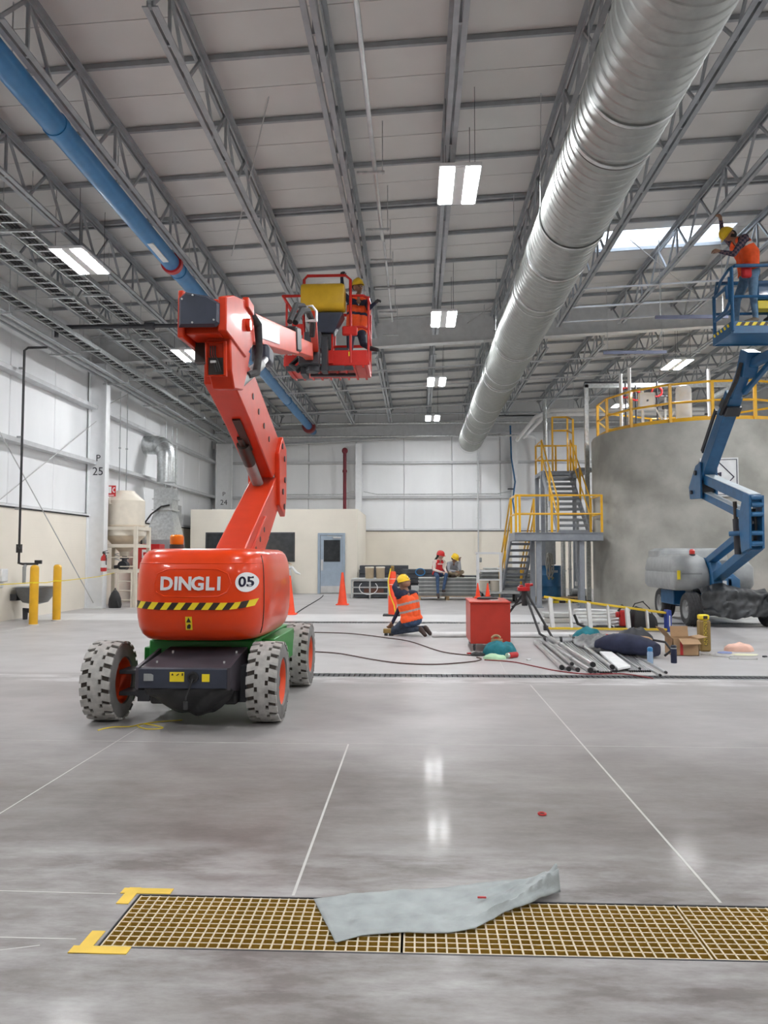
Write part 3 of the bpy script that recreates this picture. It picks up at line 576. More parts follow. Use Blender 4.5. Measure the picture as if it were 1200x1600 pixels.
ris = yz('riser', [(8.92, 2.78), (9.06, 2.52), (8.62, 2.28), (7.45, 2.70), (6.95, 2.86), (6.70, 2.93), (6.70, 3.22), (7.5, 3.24)], BX0+.03, BX1-.03, ORANGE2)
mk('riser_slot', MB().bar((-1.76, 7.95, 2.515), (-1.76, 7.35, 2.725), .075, .03), HZ, ris)
for k in range(4): mk('riser_hole', MB().cyl((BX1-.034, 7.5+.28*k, 2.98-.10*k), (BX1-.024, 7.5+.28*k, 2.98-.10*k), .032, n=12), HZ, ris)
cy1 = mk('lift_cylinder', MB().cyl((-1.80, 8.85, 2.10), (-1.80, 8.1, 2.42), .062, n=18), GREYC, L); mk('piston_rod', MB().cyl((-1.80, 8.1, 2.42), (-1.80, 7.7, 2.60), .035, n=14), HZ, cy1); mk('cylinder_boot', MB().cyl((-1.80, 8.15, 2.40), (-1.80, 7.82, 2.55), .066, n=18), HZ, cy1); mk('cylinder_valve', MB().box((-1.80, 8.6, 2.14), (.16, .08, .06)), AL, cy1); mk('cylinder_foot', MB().box((-1.79, 8.92, 2.1), (.22, .16, .16)), DARK, cy1, bev=.03)
# head: two cheek plates joined by a window plate, dark end cover
hd = MB(); hd.loft([[(-1.80, 6.62, 2.86), (-1.60, 6.62, 2.86), (-1.60, 6.95, 2.92), (-1.80, 6.95, 2.92)], [(-1.81, 6.50, 3.0), (-1.60, 6.50, 3.0), (-1.60, 7.1, 3.1), (-1.81, 7.1, 3.1)], [(-1.81, 6.45, 3.30), (-1.60, 6.45, 3.30), (-1.60, 7.25, 3.35), (-1.81, 7.25, 3.35)]])
head = fix(mk('head_bracket', hd, ORANGE2, L, bev=.015))
yz('head_cheek', [(6.24, 3.27), (6.24, 3.56), (6.5, 3.66), (7.25, 3.84), (7.35, 3.50), (7.0, 3.24)], -1.66, -1.585, ORANGE2, head); yz('head_cheek', [(6.24, 3.22), (6.24, 3.62), (6.5, 3.66), (7.25, 3.84), (7.35, 3.50), (7.0, 3.24)], -2.0, -1.95, ORANGE2, head)
yz('head_core', [(6.3, 3.26), (6.3, 3.56), (7.2, 3.76), (7.2, 3.3)], -1.95, -1.66, ORANGE2, head)
q = MB().loft([[(-1.985, 6.235, 3.30), (-1.67, 6.235, 3.30), (-1.64, 6.235, 3.33), (-1.64, 6.235, 3.50), (-1.74, 6.235, 3.565), (-1.93, 6.235, 3.60), (-1.985, 6.235, 3.55)], [(-1.96, 6.20, 3.32), (-1.68, 6.20, 3.32), (-1.66, 6.20, 3.34), (-1.66, 6.20, 3.49), (-1.75, 6.20, 3.545), (-1.92, 6.20, 3.575), (-1.96, 6.20, 3.54)]])
ec = fix(mk('end_cover', q, NAVY, head, ang=30)); q2 = MB()
for x, z in ((-1.95, 3.53), (-1.86, 3.56), (-1.68, 3.35), (-1.86, 3.33)): q2.cyl((x, 6.19, z), (x, 6.205, z), .008, n=8)
mk('cover_bolt', q2, AL, head)
win = MB(); win.bx((-1.80, 6.50, 2.96), (-1.66, 6.52, 3.22)); wn = mk('head_window', win, HZ, head, ang=0); wn.rotation_euler = (0, 0, 0)
wn.data.transform(Matrix.Translation(V((0, -.018, 0))))
q = MB()
for i, x in enumerate((-1.775, -1.755, -1.735)): q.tube([(x, 6.455, 3.20), (x+.005, 6.44, 3.12), (x+.03, 6.45, 3.05), (x+.05, 6.46, 2.98)], .007, 6)
mk('hydraulic_hose', q, RUB, head); mk('hose_clip', MB().box((-1.745, 6.44, 3.06), (.05, .02, .02)), AL, head)
mk('window_rim', MB().tube([(-1.81, 6.485, 2.95), (-1.65, 6.485, 2.95), (-1.65, 6.445, 3.23), (-1.81, 6.445, 3.23)], .014, 6, True), ORANGE2, head)
mk('head_pin', MB().cyl((-1.59, 7.0, 3.55), (-1.545, 7.0, 3.55), .06, n=18).bx((-1.62, 6.95, 3.70), (-1.56, 7.2, 3.80)), ORANGE2, head, bev=.01); mk('head_painted_shadow', MB().bx((-1.955, 6.60, 3.10), (-1.80, 6.68, 3.28)), HZ, head)  # black block stands in for the shade behind the head bracket
# main boom going away to the basket
p0, p1 = V((-1.79, 7.35, 3.66)), V((-1.79, 10.6, 4.38)); mb_ = mk('main_boom', MB().bar(p0, p1, .26, .30), ORANGE2, L, bev=.012)
mk('boom_extension', MB().bar(p1, (-1.79, 12.3, 4.75), .19, .22), ORANGE2, L, bev=.01); mk('boom_nose', MB().bar((-1.79, 10.35, 4.38), (-1.79, 10.75, 4.47), .30, .34), BLACK, L, bev=.03)
mk('painted_glint', MB().bar(p0+V((.135, .35, .09)), p0+V((.135, 1.7, .38)), .012, .2), WHITE, mb_)  # white plate stands in for a lamp reflection on the boom side
hc = mk('hose_guide', MB().tube([(-1.60, 7.2, 3.74), (-1.57, 7.42, 3.68), (-1.565, 7.48, 3.45), (-1.58, 7.42, 3.2), (-1.62, 7.2, 3.12)], .035, 10), RUB, L)
cy2 = mk('boom_cylinder', MB().cyl((-1.66, 7.0, 3.0), (-1.64, 7.9, 3.40), .055, n=18), GREYC, L); mk('piston_rod', MB().cyl((-1.64, 7.9, 3.40), (-1.64, 8.15, 3.52), .035, n=14), CHROME, cy2); mk('cylinder_end', MB().box((-1.70, 8.3, 3.60), (.2, .3, .2)), NAVY, cy2, bev=.04)
mk('hose_loop', MB().tube([(-1.68, 10.4, 4.62), (-1.62, 10.6, 4.85), (-1.58, 10.9, 4.95), (-1.56, 11.3, 4.9), (-1.6, 11.5, 4.75)], .045, 8).tube([(-1.74, 10.3, 4.6), (-1.70, 10.6, 4.93), (-1.66, 11.0, 5.05), (-1.63, 11.4, 4.95)], .04, 8), RUB, L)
jb = mk('jib', MB().bar((-1.80, 11.0, 4.55), (-1.86, 13.1, 4.86), .14, .15).bar((-1.55, 11.2, 4.98), (-1.76, 13.1, 4.98), .11, .13), ORANGE2, L, bev=.01)
mk('jib_end_plate', MB().tube([(-1.62, 11.1, 5.08), (-1.62, 11.1, 4.86), (-1.48, 11.1, 4.86), (-1.48, 11.1, 5.0), (-1.54, 11.1, 5.08)], .022, 6, True), WHITE, jb, bev=.02)
rot = mk('rotator', MB().cyl((-1.83, 13.3, 4.62), (-1.83, 13.3, 5.12), .12, n=18).bx((-2.05, 13.05, 4.72), (-1.70, 13.35, 5.0)).bx((-1.99, 13.3, 5.05), (-1.69, 13.65, 5.35)), DARK, L, bev=.015)
mk('bracket_arm', MB().bx((-2.35, 13.55, 4.72), (-1.3, 13.62, 4.80)).bx((-2.05, 13.3, 4.60), (-1.95, 13.7, 4.95)).bx((-1.70, 13.45, 4.68), (-1.60, 13.7, 5.3)), DARK, rot)
mk('shackle', MB().tube([(-2.25, 13.5, 4.80), (-2.12, 13.42, 4.7), (-2.0, 13.4, 4.82), (-2.1, 13.5, 4.95)], .05, 8, True), BLACK, rot)
# basket (world coords), floor at z 4.86
bk = mk('basket', MB().bx((-2.42, 13.75, 4.85), (-.90, 14.75, 4.88)), RED, L)
for x in np.linspace(-2.35, -.97, 9): mk('floor_rib', MB().bx((x-.02, 13.75, 4.81), (x+.02, 14.75, 4.85)), RED, bk, ang=0)
mk('under_bracket', MB().bx((-2.0, 13.72, 4.77), (-1.15, 13.80, 4.83)).bx((-2.0, 14.2, 4.77), (-1.15, 14.3, 4.82)), DARK, bk)
for a, b in (((-1.70, 13.74, 4.85), (-.90, 13.76, 5.13)), ((-2.42, 13.74, 4.85), (-2.0, 13.76, 5.05)), ((-2.42, 14.74, 4.85), (-.90, 14.76, 5.0)), ((-2.43, 13.75, 4.85), (-2.41, 14.75, 5.0)), ((-.91, 13.75, 4.85), (-.89, 14.75, 5.10))): mk('toe_board', MB().bx(a, b), RED, bk, bev=.008)
mk('warning_label', MB().bx((-1.24, 13.732, 5.02), (-1.20, 13.741, 5.10)), YELT, bk, ang=0)
def rail(name, pts, r=.022, closed=False): return mk(name, MB().tube(pts, r, 8, closed), RED, bk)
rail('guard_frame', [(-2.06, 13.75, 5.0), (-2.06, 13.75, 6.45), (-2.0, 13.75, 6.52), (-1.30, 13.75, 6.52), (-1.21, 13.75, 6.44), (-1.20, 13.75, 4.9)], .026)
rail('top_rail', [(-2.06, 13.75, 6.15), (-2.45, 13.78, 6.16), (-2.42, 14.75, 6.1), (-.9, 14.75, 6.1), (-.87, 14.2, 6.1), (-.88, 13.85, 6.12), (-.98, 13.75, 6.14), (-1.2, 13.75, 6.14)])
rail('mid_rail', [(-1.2, 13.75, 5.56), (-.98, 13.75, 5.56), (-.88, 13.8, 5.52), (-.88, 14.7, 5.46), (-2.42, 14.7, 5.45), (-2.42, 13.8, 5.5), (-2.06, 13.75, 5.58)])
rail('side_loop', [(-2.45, 13.78, 6.15), (-2.30, 13.76, 5.92), (-2.2, 13.75, 5.86), (-2.06, 13.75, 5.86)])
for p in ((-2.38, 13.76, 6.0), (-2.42, 14.74, 6.1), (-.9, 14.74, 6.1), (-.88, 13.78, 6.13), (-1.6, 14.75, 6.1)): rail('post', [(p[0], p[1], 4.87), p])
mk('side_panel', MB().bx((-2.26, 13.73, 5.42), (-2.08, 13.75, 5.62)), RED, bk)
cs = mk('console', MB().loft([[(-1.90, 13.62, 5.42), (-1.50, 13.62, 5.42), (-1.50, 13.9, 5.42), (-1.90, 13.9, 5.42)], [(-2.0, 13.55, 5.78), (-1.32, 13.55, 5.78), (-1.32, 13.95, 5.78), (-2.0, 13.95, 5.78)]]), NAVY, bk, bev=.02); fix(cs)
cv = MB(); n_ = 14; rings = []
for x, k in ((-2.075, .93), (-2.05, 1), (-1.34, 1), (-1.30, .93)):
    rings.append([(x, 13.62+.20*math.copysign(abs(math.cos(t))**.6, math.cos(t))*k, 6.05+.245*math.copysign(abs(math.sin(t))**.5, math.sin(t))*k) for t in np.linspace(0, 2*math.pi, 25)[:-1]])
fix(mk('console_cover', cv.loft(rings), CONS, bk, ang=50)); mk('cover_tag', MB().bx((-1.78, 13.5, 6.27), (-1.66, 13.62, 6.31)), PAPER, bk, bev=.008)
mk('control_box', MB().bx((-1.82, 13.66, 5.12), (-1.55, 13.85, 5.42)), BLACK, bk, bev=.02); mk('console_post', MB().bx((-1.60, 13.7, 4.88), (-1.52, 13.78, 5.45)), RED, bk)
mk('tool_pouch', MB().bx((-1.36, 13.72, 5.40), (-1.08, 13.8, 5.58)), RED, bk, bev=.03); mk('foot_pedal', MB().bx((-1.50, 13.8, 5.13), (-1.25, 14.0, 5.2)), DARK, bk, bev=.02)
# ================================================================== concrete tank
TX, TY, TR, TZ = 7.94, 22.0, 2.9, 4.76
tk = thing('tank', 'big round grey concrete tank behind the blue lift', 'tank', (TX, TY, 0))
mk('shell', MB().lathe([(TR, 0), (TR, TZ-.06), (TR-.03, TZ), (TR-.25, TZ), (TR-.25, TZ-.15), (0, TZ-.15)], (TX, TY, 0), 96), CONC, tk, ang=30)
angs = [math.radians(a) for a in (172, 192, 214, 237, 258, 280, 303, 326, 350)]
rp = lambda a, z: V((TX+(TR-.18)*math.cos(a), TY+(TR-.18)*math.sin(a), z))
gr = thing('guard_railing', 'yellow guard railing round the top of the concrete tank', 'railing', tuple(rp(angs[0], TZ)))
mk('kick_rail', MB().lathe([(TR-.2, TZ+.001), (TR-.2, TZ+.12), (TR-.22, TZ+.12), (TR-.22, TZ+.001), (TR-.2, TZ+.001)], (TX, TY, 0), 64, cap=False), BOLL, gr)
for z, nm in ((TZ+1.0, 'top_rail'), (TZ+.52, 'mid_rail')): mk(nm, MB().tube([rp(a, z) for a in angs]+[rp(math.radians(a), z) for a in (20, 60, 100, 140)], .03, 8, True), BOLL, gr)
for a in angs+[math.radians(x) for x in (20, 60, 100, 140)]: mk('post', MB().bx(rp(a, TZ+.001)-V((.035, .035, 0)), rp(a, TZ+1.0)+V((.035, .035, 0))), BOLL, gr)
sg = thing('hazard_diamond_sign', 'white square sign with a black diamond outline on the tank wall', 'sign', (6.6, 19.35, 3.4))
aS = math.atan2(19.15-TY, 7.42-TX); nS = V((math.cos(aS), math.sin(aS), 0)); tS = V((-nS.y, nS.x, 0)); cS = V((TX, TY, 3.32))+nS*(TR+.03)
q = MB(); q.box(cS, (.03, .88, .95), R=Matrix((nS, tS, V((0, 0, 1)))).transposed()); mk('plate', q, PAPER, sg, bev=.006)
def sgn(pts, hw, name, mt=INK, d=.02): mk(name, MB().tube([cS+nS*d+tS*x+V((0, 0, z)) for x, z in pts], hw, 4, True), mt, sg)
sgn([(-.40, -.43), (.40, -.43), (.40, .43), (-.40, .43)], .009, 'border_line'); sgn([(0, -.36), (.33, 0), (0, .36), (-.33, 0)], .012, 'diamond_line')
sgn([(-.06, .10), (.03, .10), (.04, .03)], .022, 'symbol')
# things standing on the tank top
def boxy(name, lbl, cat, a, b, mt, bev=.01, group=None): return single(name, MB().bx(a, b), mt, lbl, cat, ((a[0]+b[0])/2, (a[1]+b[1])/2, a[2]), group, bev=bev)
ZT = TZ-.147
t = thing('control_cabinet', 'small white control box on a post on the tank top', 'control box', (6.05, 20.6, ZT)); mk('post', MB().bx((6.0, 20.6, ZT), (6.06, 20.66, 5.9)), WHITE, t); mk('cabinet', MB().bx((5.9, 20.42, 5.28), (6.3, 20.6, 5.72)), WHITE, t, bev=.01); mk('latch', MB().cyl((6.1, 20.40, 5.5), (6.1, 20.42, 5.5), .025, n=10), DARK, t)
t = thing('white_canister', 'white canister with a blue base behind the tank railing', 'canister', (7.0, 20.3, ZT)); mk('body', MB().lathe([(.19, 4.98), (.2, 5.0), (.2, 5.75), (.17, 5.83), (.08, 5.86), (0, 5.86)], (7.0, 20.3, 0), 24), WHITE, t); mk('base', MB().lathe([(.12, ZT), (.14, 4.85), (.18, 4.99)], (7.0, 20.3, 0), 24), BLUEP, t)
t = thing('cable_loop', 'two white cables sagging between control box and canister', 'cable', (6.4, 20.45, 5.3))
for k in range(2): mk('cable', MB().tube([(6.31, 20.45, 5.3)]+[(6.31+.47*u, 20.42, 5.3-(.32+.06*k)*math.sin(math.pi*u*.9)) for u in np.linspace(.1, 1, 9)], .016, 6), WHITE, t)
for i, (x, y, lb) in enumerate(((5.78, 20.95, 'white pipe riser left of the control box on the tank'), (5.72, 21.6, 'thin white pipe riser by the left end of the tank railing'), (6.75, 21.0, 'white valve riser with dark handwheel behind the tank railing'), (8.0, 21.2, 'white pipe riser right of the canister on the tank'))):
    t = thing('pipe_riser', lb, 'pipe', (x, y, ZT)); mk('pipe', MB().cyl((x, y, ZT), (x, y, 6.0+(.5 if i != 2 else -.3)), .045 if i != 2 else .03, n=12), WHITE, t)
    if i == 2: mk('valve', MB().box((x, y, 5.45), (.14, .12, .16)).cyl((x-.14, y, 5.72), (x+.14, y, 5.72), .02, n=8).cyl((x, y, 5.5), (x, y, 5.75), .02, n=8), DARK, t)
    else: mk('flange', MB().cyl((x, y, ZT), (x, y, ZT+.05), .09, n=12).cyl((x, y, 5.6), (x, y, 5.64), .07, n=12), WHITE, t)
for i, (x, y) in enumerate(((5.9, 21.8), (6.3, 22.2), (6.75, 21.7))):
    t = thing('sprinkler_valve', ('red valve wheel on the pipes above the left of the tank', 'red valve wheel hanging over the middle of the tank', 'red valve wheel above the dark handwheel on the tank')[i], 'valve', (x, y, ZT)); mk('stem', MB().cyl((x, y, ZT), (x, y, 6.3), .025, n=8), DARK, t); mk('wheel', MB().tube([(x+.14*math.cos(a), y, 6.0+.14*math.sin(a)) for a in np.linspace(0, 2*math.pi, 15)[:-1]], .03, 6, True), REDP, t)
# stair tower: landing, two flights
ST = thing('stair_tower', 'grey steel stair with yellow railings climbing to the tank', 'staircase', (3.8, 21.5, 0))
LZ = 2.02; lan = mk('landing', MB().bx((2.64, 20.8, LZ-.03), (4.97, 22.1, LZ)), STEELG, ST, ang=0)
PRIM = mat('stair_primer_grey', (.27, .29, .32), .5, .15, var=.08)
for a, b in (((2.64, 20.78, LZ-.22), (4.97, 20.80, LZ)), ((2.64, 20.74, LZ-.22), (4.97, 20.8, LZ-.20)), ((2.64, 20.74, LZ-.02), (4.97, 20.8, LZ)), ((2.64, 22.08, LZ-.22), (4.97, 22.1, LZ)), ((2.62, 20.8, LZ-.22), (2.64, 22.1, LZ)), ((4.96, 20.8, LZ-.22), (4.98, 22.1, LZ))): mk('edge_beam', MB().bx(a, b), PRIM, ST, ang=0)
for x, y in ((3.27, 20.9), (4.42, 20.9), (3.27, 22.0), (4.6, 22.0)): mk('leg', MB().bx((x-.065, y-.065, 0), (x+.065, y+.065, LZ-.2)), PRIM, ST, bev=.008); mk('base_plate', MB().bx((x-.11, y-.11, 0), (x+.11, y+.11, .015)), PRIM, ST)
def flight(x0, x1, ya, za, yb, zb, n):
    for x in (x0, x1): mk('stringer', MB().bar((x, ya, za-.06), (x, yb, zb-.06), .05, .24), PRIM, ST, ang=0)
    for k in range(n):
        t = (k+.5)/n; y = ya+(yb-ya)*t; z = za+(zb-za)*t; mk('tread', MB().bx((x0+.02, y-.14, z-.02), (x1-.02, y+.14, z+.02)).bx((x0+.02, y-.145, z-.05), (x1-.02, y-.135, z+.02)).bx((x0+.02, y+.135, z-.05), (x1-.02, y+.145, z+.02)), PRIM, ST, ang=0)
    if True:
        return
flight(2.68, 3.32, 25.0, .02, 22.1, LZ, 11)
flight(4.05, 4.92, 22.1, LZ, 24.9, 4.1, 12)
mk('upper_landing', MB().bx((4.0, 24.85, 4.0), (5.4, 26.2, 4.12)).bx((5.0, 23.9, 4.0), (5.45, 24.9, 4.12)), PRIM, ST, ang=0)
for x, y in ((4.05, 26.1), (5.3, 26.1), (4.05, 24.95)): mk('leg', MB().bx((x-.06, y-.06, 0), (x+.06, y+.06, 4.0)), PRIM, ST, ang=0)
def srail(pts, posts, h=1.0, zb=None):
    for f, nm in ((1.0, 'top_rail'), (.5, 'mid_rail')): mk(nm, MB().tube([(p[0], p[1], p[2]+h*f) for p in pts], .025, 6), BOLL, ST)
    for p in posts: mk('post', MB().bx((p[0]-.028, p[1]-.028, p[2]), (p[0]+.028, p[1]+.028, p[2]+h+.015)), BOLL, ST, ang=0)
srail([(2.66, 22.05, LZ), (2.66, 20.83, LZ), (4.95, 20.83, LZ)], [(2.66, 21.9, LZ), (2.66, 20.83, LZ), (2.76, 20.83, LZ), (3.62, 20.83, LZ), (4.95, 20.83, LZ)])
srail([(4.95, 20.83, LZ), (4.95, 21.9, LZ)], [(4.93, 22.05, LZ)])
srail([(2.66, 22.05, LZ), (2.66, 25.0, .05)], [(2.66, 25.0, .05), (2.66, 23.5, 1.0)]); srail([(3.34, 22.15, LZ), (3.34, 25.0, .05)], [(3.34, 22.15, LZ), (3.34, 25.0, .05)])
for x in (4.03, 4.95): srail([(x, 22.15, LZ), (x, 24.9, 4.12)], [(x, 22.15, LZ), (x, 23.5, 3.05), (x, 24.9, 4.12)])
srail([(4.03, 24.9, 4.12), (4.03, 26.15, 4.12), (5.38, 26.15, 4.12)], [(4.03, 26.15, 4.12), (5.38, 26.15, 4.12), (4.7, 26.15, 4.12)])
for z in (5.55, 6.0): mk('top_rail', MB().tube([(5.0, 24.7, z-.25), (5.0, 25.6, z), (4.5, 25.6, z)], .025, 6), BOLL, ST)
for x, y in ((5.0, 25.6), (4.5, 25.6), (5.0, 24.7)): mk('post', MB().bx((x-.028, y-.028, 4.11), (x+.028, y+.028, 6.01 if y > 25 else 5.78)), BOLL, ST, ang=0)
# under and beside the stair
dr = thing('blue_drum', 'blue steel drum with pale lettering under the stair landing', 'drum', (4.12, 23.9, .14))
prof = [(.28, .14), (.29, .15), (.29, .45), (.298, .47), (.29, .49), (.29, .78), (.298, .80), (.29, .82), (.29, 1.07), (.295, 1.09), (.27, 1.09), (.27, 1.07), (0, 1.07)]
mk('barrel', MB().lathe(prof, (4.12, 23.9, 0), 36), BLUE, dr); text('lettering', 'V P', .13, YELT, dr, FRONT((4.05, 23.9, .70)), .001, warp=lambda p: V((p.x, 23.9-math.sqrt(.293**2-(p.x-4.12)**2), p.z)))
for k in range(7): x_ = 4.0+.04*k; mk('faded_letter', MB().bx((x_, 23.9-math.sqrt(.296**2-(x_+.012-4.12)**2)-.002, .88), (x_+.026, 23.9-math.sqrt(.296**2-(x_+.012-4.12)**2)+.004, .95)), LBLUE, dr, ang=0)
single('hose_coil', MB().tube([(4.0+.05*math.cos(a*1.7)+.06*math.cos(a), 23.5-.02*a/6, 1.10+.36*math.sin(a)) for a in np.linspace(0, 25, 110)], .022, 6), mat('grey_hose', (.33, .32, .29), .7), 'grey hose coil hanging in front of the blue drum', 'hose', (4.0, 23.5, .8))
def pallet(name, lbl, c, sx, sy, grp=None):
    t = thing(name, lbl, 'pallet', (c[0], c[1], 0), group=grp)
    for k in range(6): y = c[1]-sy/2+.05+(sy-.1)*k/5; mk('deck_board', MB().bx((c[0]-sx/2, y-.045, .11), (c[0]+sx/2, y+.045, .13)), WOOD, t, ang=0)
    for k in range(3):
        x = c[0]-sx/2+.05+(sx-.1)*k/2
        mk('bearer', MB().bx((x-.05, c[1]-sy/2, .02), (x+.05, c[1]+sy/2, .11)), WOOD, t, ang=0); mk('bottom_board', MB().bx((x-.06, c[1]-sy/2, 0), (x+.06, c[1]+sy/2, .02)), WOOD, t, ang=0)
    return t
pallet('pallet', 'wooden pallet carrying the blue drum under the stair', (4.3, 23.9), 1.4, .8)
single('grey_case', MB().bx((4.0, 25.2, 1.1), (4.5, 25.5, 1.9)).bx((4.2, 25.3, 0), (4.3, 25.4, 1.1)), GREYC, 'grey cabinet on a stand behind the blue drum', 'cabinet', (4.25, 25.35, 0), bev=.04)
for i, (x, y, z1, mt, r, lb) in enumerate(((4.62, 24.6, 2.0, GALV, .07, 'thick bare steel pipe standing under the stair landing'), (4.95, 25.2, 2.1, GALV, .05, 'thin bare steel pipe beside the tank under the stair'), (5.15, 25.0, 2.6, STEELG, .06, 'grey pipe with valve beside the tank under the stair'), (4.43, 26.6, 6.8, GALV, .07, 'tall bare steel pipe rising beside the upper landing'))):
    t = thing('service_pipe', lb, 'pipe', (x, y, 0)); mk('pipe', MB().tube([(x, y, 0), (x, y, z1)], r, 12), mt, t); mk('flange', MB().cyl((x, y, 0), (x, y, .03), r*1.7, n=12).cyl((x, y, z1*.45), (x, y, z1*.45+.04), r*1.5, n=12), mt, t)
    if i == 2: mk('valve', MB().box((x, y-.1, .5), (.2, .14, .14)), PAPER, t)
t = thing('pump', 'small grey pump set on the floor beside the tank foot', 'pump', (5.05, 24.6, 0)); mk('motor', MB().cyl((4.87, 24.6, .25), (5.2, 24.6, .25), .11, n=16), GREYC, t); mk('volute', MB().cyl((5.2, 24.6, .25), (5.29, 24.6, .25), .15, n=16), CHROME, t); mk('base', MB().bx((4.8, 24.48, 0), (5.3, 24.87, .14)), DARK, t)
fr = thing('steel_gantry', 'galvanised square-tube gantry standing left of the tank rim', 'frame', (5.2, 23.9, 0))
for x, y in ((5.15, 23.4),): mk('post', MB().bx((x-.06, y-.06, 0), (x+.06, y+.06, 6.6)), GALV, fr, ang=0); mk('base_plate', MB().bx((x-.12, y-.12, 0), (x+.12, y+.12, .02)), GALV, fr, ang=0)
mk('beam', MB().bx((5.1, 23.34, 6.5), (9.5, 23.46, 6.62)), GALV, fr, ang=0); mk('beam', MB().bx((5.1, 23.34, 6.62), (6.6, 23.46, 6.68)), DARK, fr, ang=0); mk('post', MB().bx((9.4, 24.95, 0), (9.52, 25.05, 6.5)).bx((9.4, 23.34, 6.4), (9.52, 25.05, 6.5)), GALV, fr, ang=0)
t = thing('insulated_pipe', 'white insulated pipe pair bending down left of the tank', 'pipe', (4.3, 27, 6.2))
for k in range(2): mk('pipe', MB().tube([(3.9+.25*k, 30, 5.9+.1*k), (4.25+.28*k, 27.5, 6.35), (4.7+.2*k, 27, 6.5-.14*k), (10, 27, 6.5-.14*k)], .07, 10), WHITE, t)
for k in range(3): mk('hanger', MB().cyl((5.5+1.8*k, 27, 6.45), (5.5+1.8*k, 27, 8.05), .01, n=5), GALV, t)
# wall pipes at the back
MAROON = mat('maroon_pipe', (.17, .012, .025), .45)
t = thing('riser_pipe', 'dark red sprinkler riser on the back wall above the office', 'pipe', (-3.09, 32.6, 3.1)); mk('pipe', MB().cyl((-3.09, 32.6, 3.1), (-3.09, 32.6, 5.85), .075, n=14), MAROON, t); mk('cap', MB().ell((-3.09, 32.6, 5.88), (.13, .12, .14)), MAROON, t); mk('coupling', MB().cyl((-3.09, 32.6, 4.95), (-3.09, 32.6, 5.05), .1, n=14), MAROON, t)
t = thing('wall_conduit', 'thin grey conduit dropping down the back wall to the white cart', 'conduit', (2.6, 32.85, 1)); mk('pipe', MB().cyl((2.6, 32.85, .9), (2.6, 32.85, 6.3), .03, n=8), GIRT, t); mk('strap', MB().box((2.6, 32.87, 3.0), (.12, .02, .03)).box((2.6, 32.87, 4.6), (.12, .02, .03)), GIRT, t)
t = thing('blue_hose', 'blue air hose hanging down the back wall column', 'hose', (4.0, 32.4, 3.2)); mk('hose', MB().tube([(3.95, 32.5, 6.9), (3.98, 32.45, 5.5), (4.12, 32.4, 4.5), (4.02, 32.45, 3.7), (4.1, 32.4, 3.1)], .035, 8), BLUE, t); mk('fitting', MB().box((3.97, 32.5, 4.2), (.3, .06, .06)), DARK, t)
t = thing('bent_pipe', 'pale bent pipe on the back wall beside the stair', 'pipe', (4.8, 32.5, 4)); mk('pipe', MB().tube([(4.2, 32.5, 6.45), (4.9, 32.5, 6.45), (5.05, 32.5, 6.3), (5.05, 32.5, 4.4), (5.15, 32.5, 4.25), (5.9, 32.5, 4.25)], .07, 10), WHITE, t); mk('clamp', MB().box((5.05, 32.6, 5.4), (.2, .2, .05)), GALV, t)
# ================================================================== blue boom lift
B = thing('boom_lift', 'blue articulated boom lift with grey cowls parked before the concrete tank', 'boom lift', (6.2, 16.7, 0))
def plain_wheel(x, y, R_, wd, out):
    c = V((x, y, R_)); h = wd/2
    W = mk('wheel', MB().lathe([(R_*.55, -h*.9), (R_*.62, -h), (R_*.88, -h), (R_*.97, -h*.8)]+[(R_*(1 if k % 2 else .965), -h*.75+h*1.5*k/8) for k in range(9)]+[(R_*.97, h*.8), (R_*.88, h), (R_*.62, h), (R_*.55, h*.9)], c, 40, RX, cap=False), RUB, B)
    mk('rim', MB().lathe([(0, out*h*.4), (R_*.28, out*h*.4), (R_*.32, out*h*.6), (R_*.48, out*h*.55), (R_*.57, out*h*.95)], c, 32, RX, cap=False).lathe([(0, -out*h*.3), (R_*.5, -out*h*.3), (R_*.57, -out*h*.95)], c, 32, RX, cap=False), GREYC, W)
    mk('hub', MB().lathe([(0, out*h*.8), (R_*.14, out*h*.75), (R_*.18, out*h*.4)], c, 16, RX, cap=False), GREYC, W)
for x, y, o_ in ((5.47, 15.65, -1), (6.95, 15.55, -1), (5.62, 17.8, -1), (7.08, 17.75, 1)): plain_wheel(x, y, .335, .28, o_)
bch = mk('chassis', MB().bx((5.66, 16.0, .32), (6.85, 17.6, .64)), BLUE, B, bev=.03); mk('front_axle', MB().bx((5.6, 15.5, .26), (6.82, 15.75, .42)), BLUE, bch, bev=.02); mk('rear_axle', MB().bx((5.75, 17.65, .26), (6.95, 17.9, .42)), BLUE, bch, bev=.02); mk('side_box', MB().bx((5.42, 16.6, .36), (5.68, 17.45, .66)), BLUE, bch, bev=.02)
mk('slew_ring', MB().cyl((6.25, 16.6, .62), (6.25, 16.6, .74), .4, n=28), DARK, B)
def rring(x0, x1, y0, y1, z, r=.08, n=5):
    out = []
    for cx_, cy_, a0 in ((x1-r, y1-r, 0), (x0+r, y1-r, 90), (x0+r, y0+r, 180), (x1-r, y0+r, 270)):
        for k in range(n): a = math.radians(a0+90*k/(n-1)); out.append((cx_+r*math.cos(a), cy_+r*math.sin(a), z))
    return out
lc = mk('side_cowl', MB().loft([rring(5.20, 5.86, 15.75, 17.7, .70), rring(5.15, 5.88, 15.70, 17.75, .78), rring(5.15, 5.88, 15.70, 17.75, 1.02), rring(5.17, 5.87, 15.72, 17.74, 1.06), rring(5.15, 5.87, 15.72, 17.75, 1.10), rring(5.18, 5.84, 15.85, 17.7, 1.34, .12), rring(5.28, 5.76, 16.0, 17.6, 1.42, .15)]), GREYC, B, ang=50)
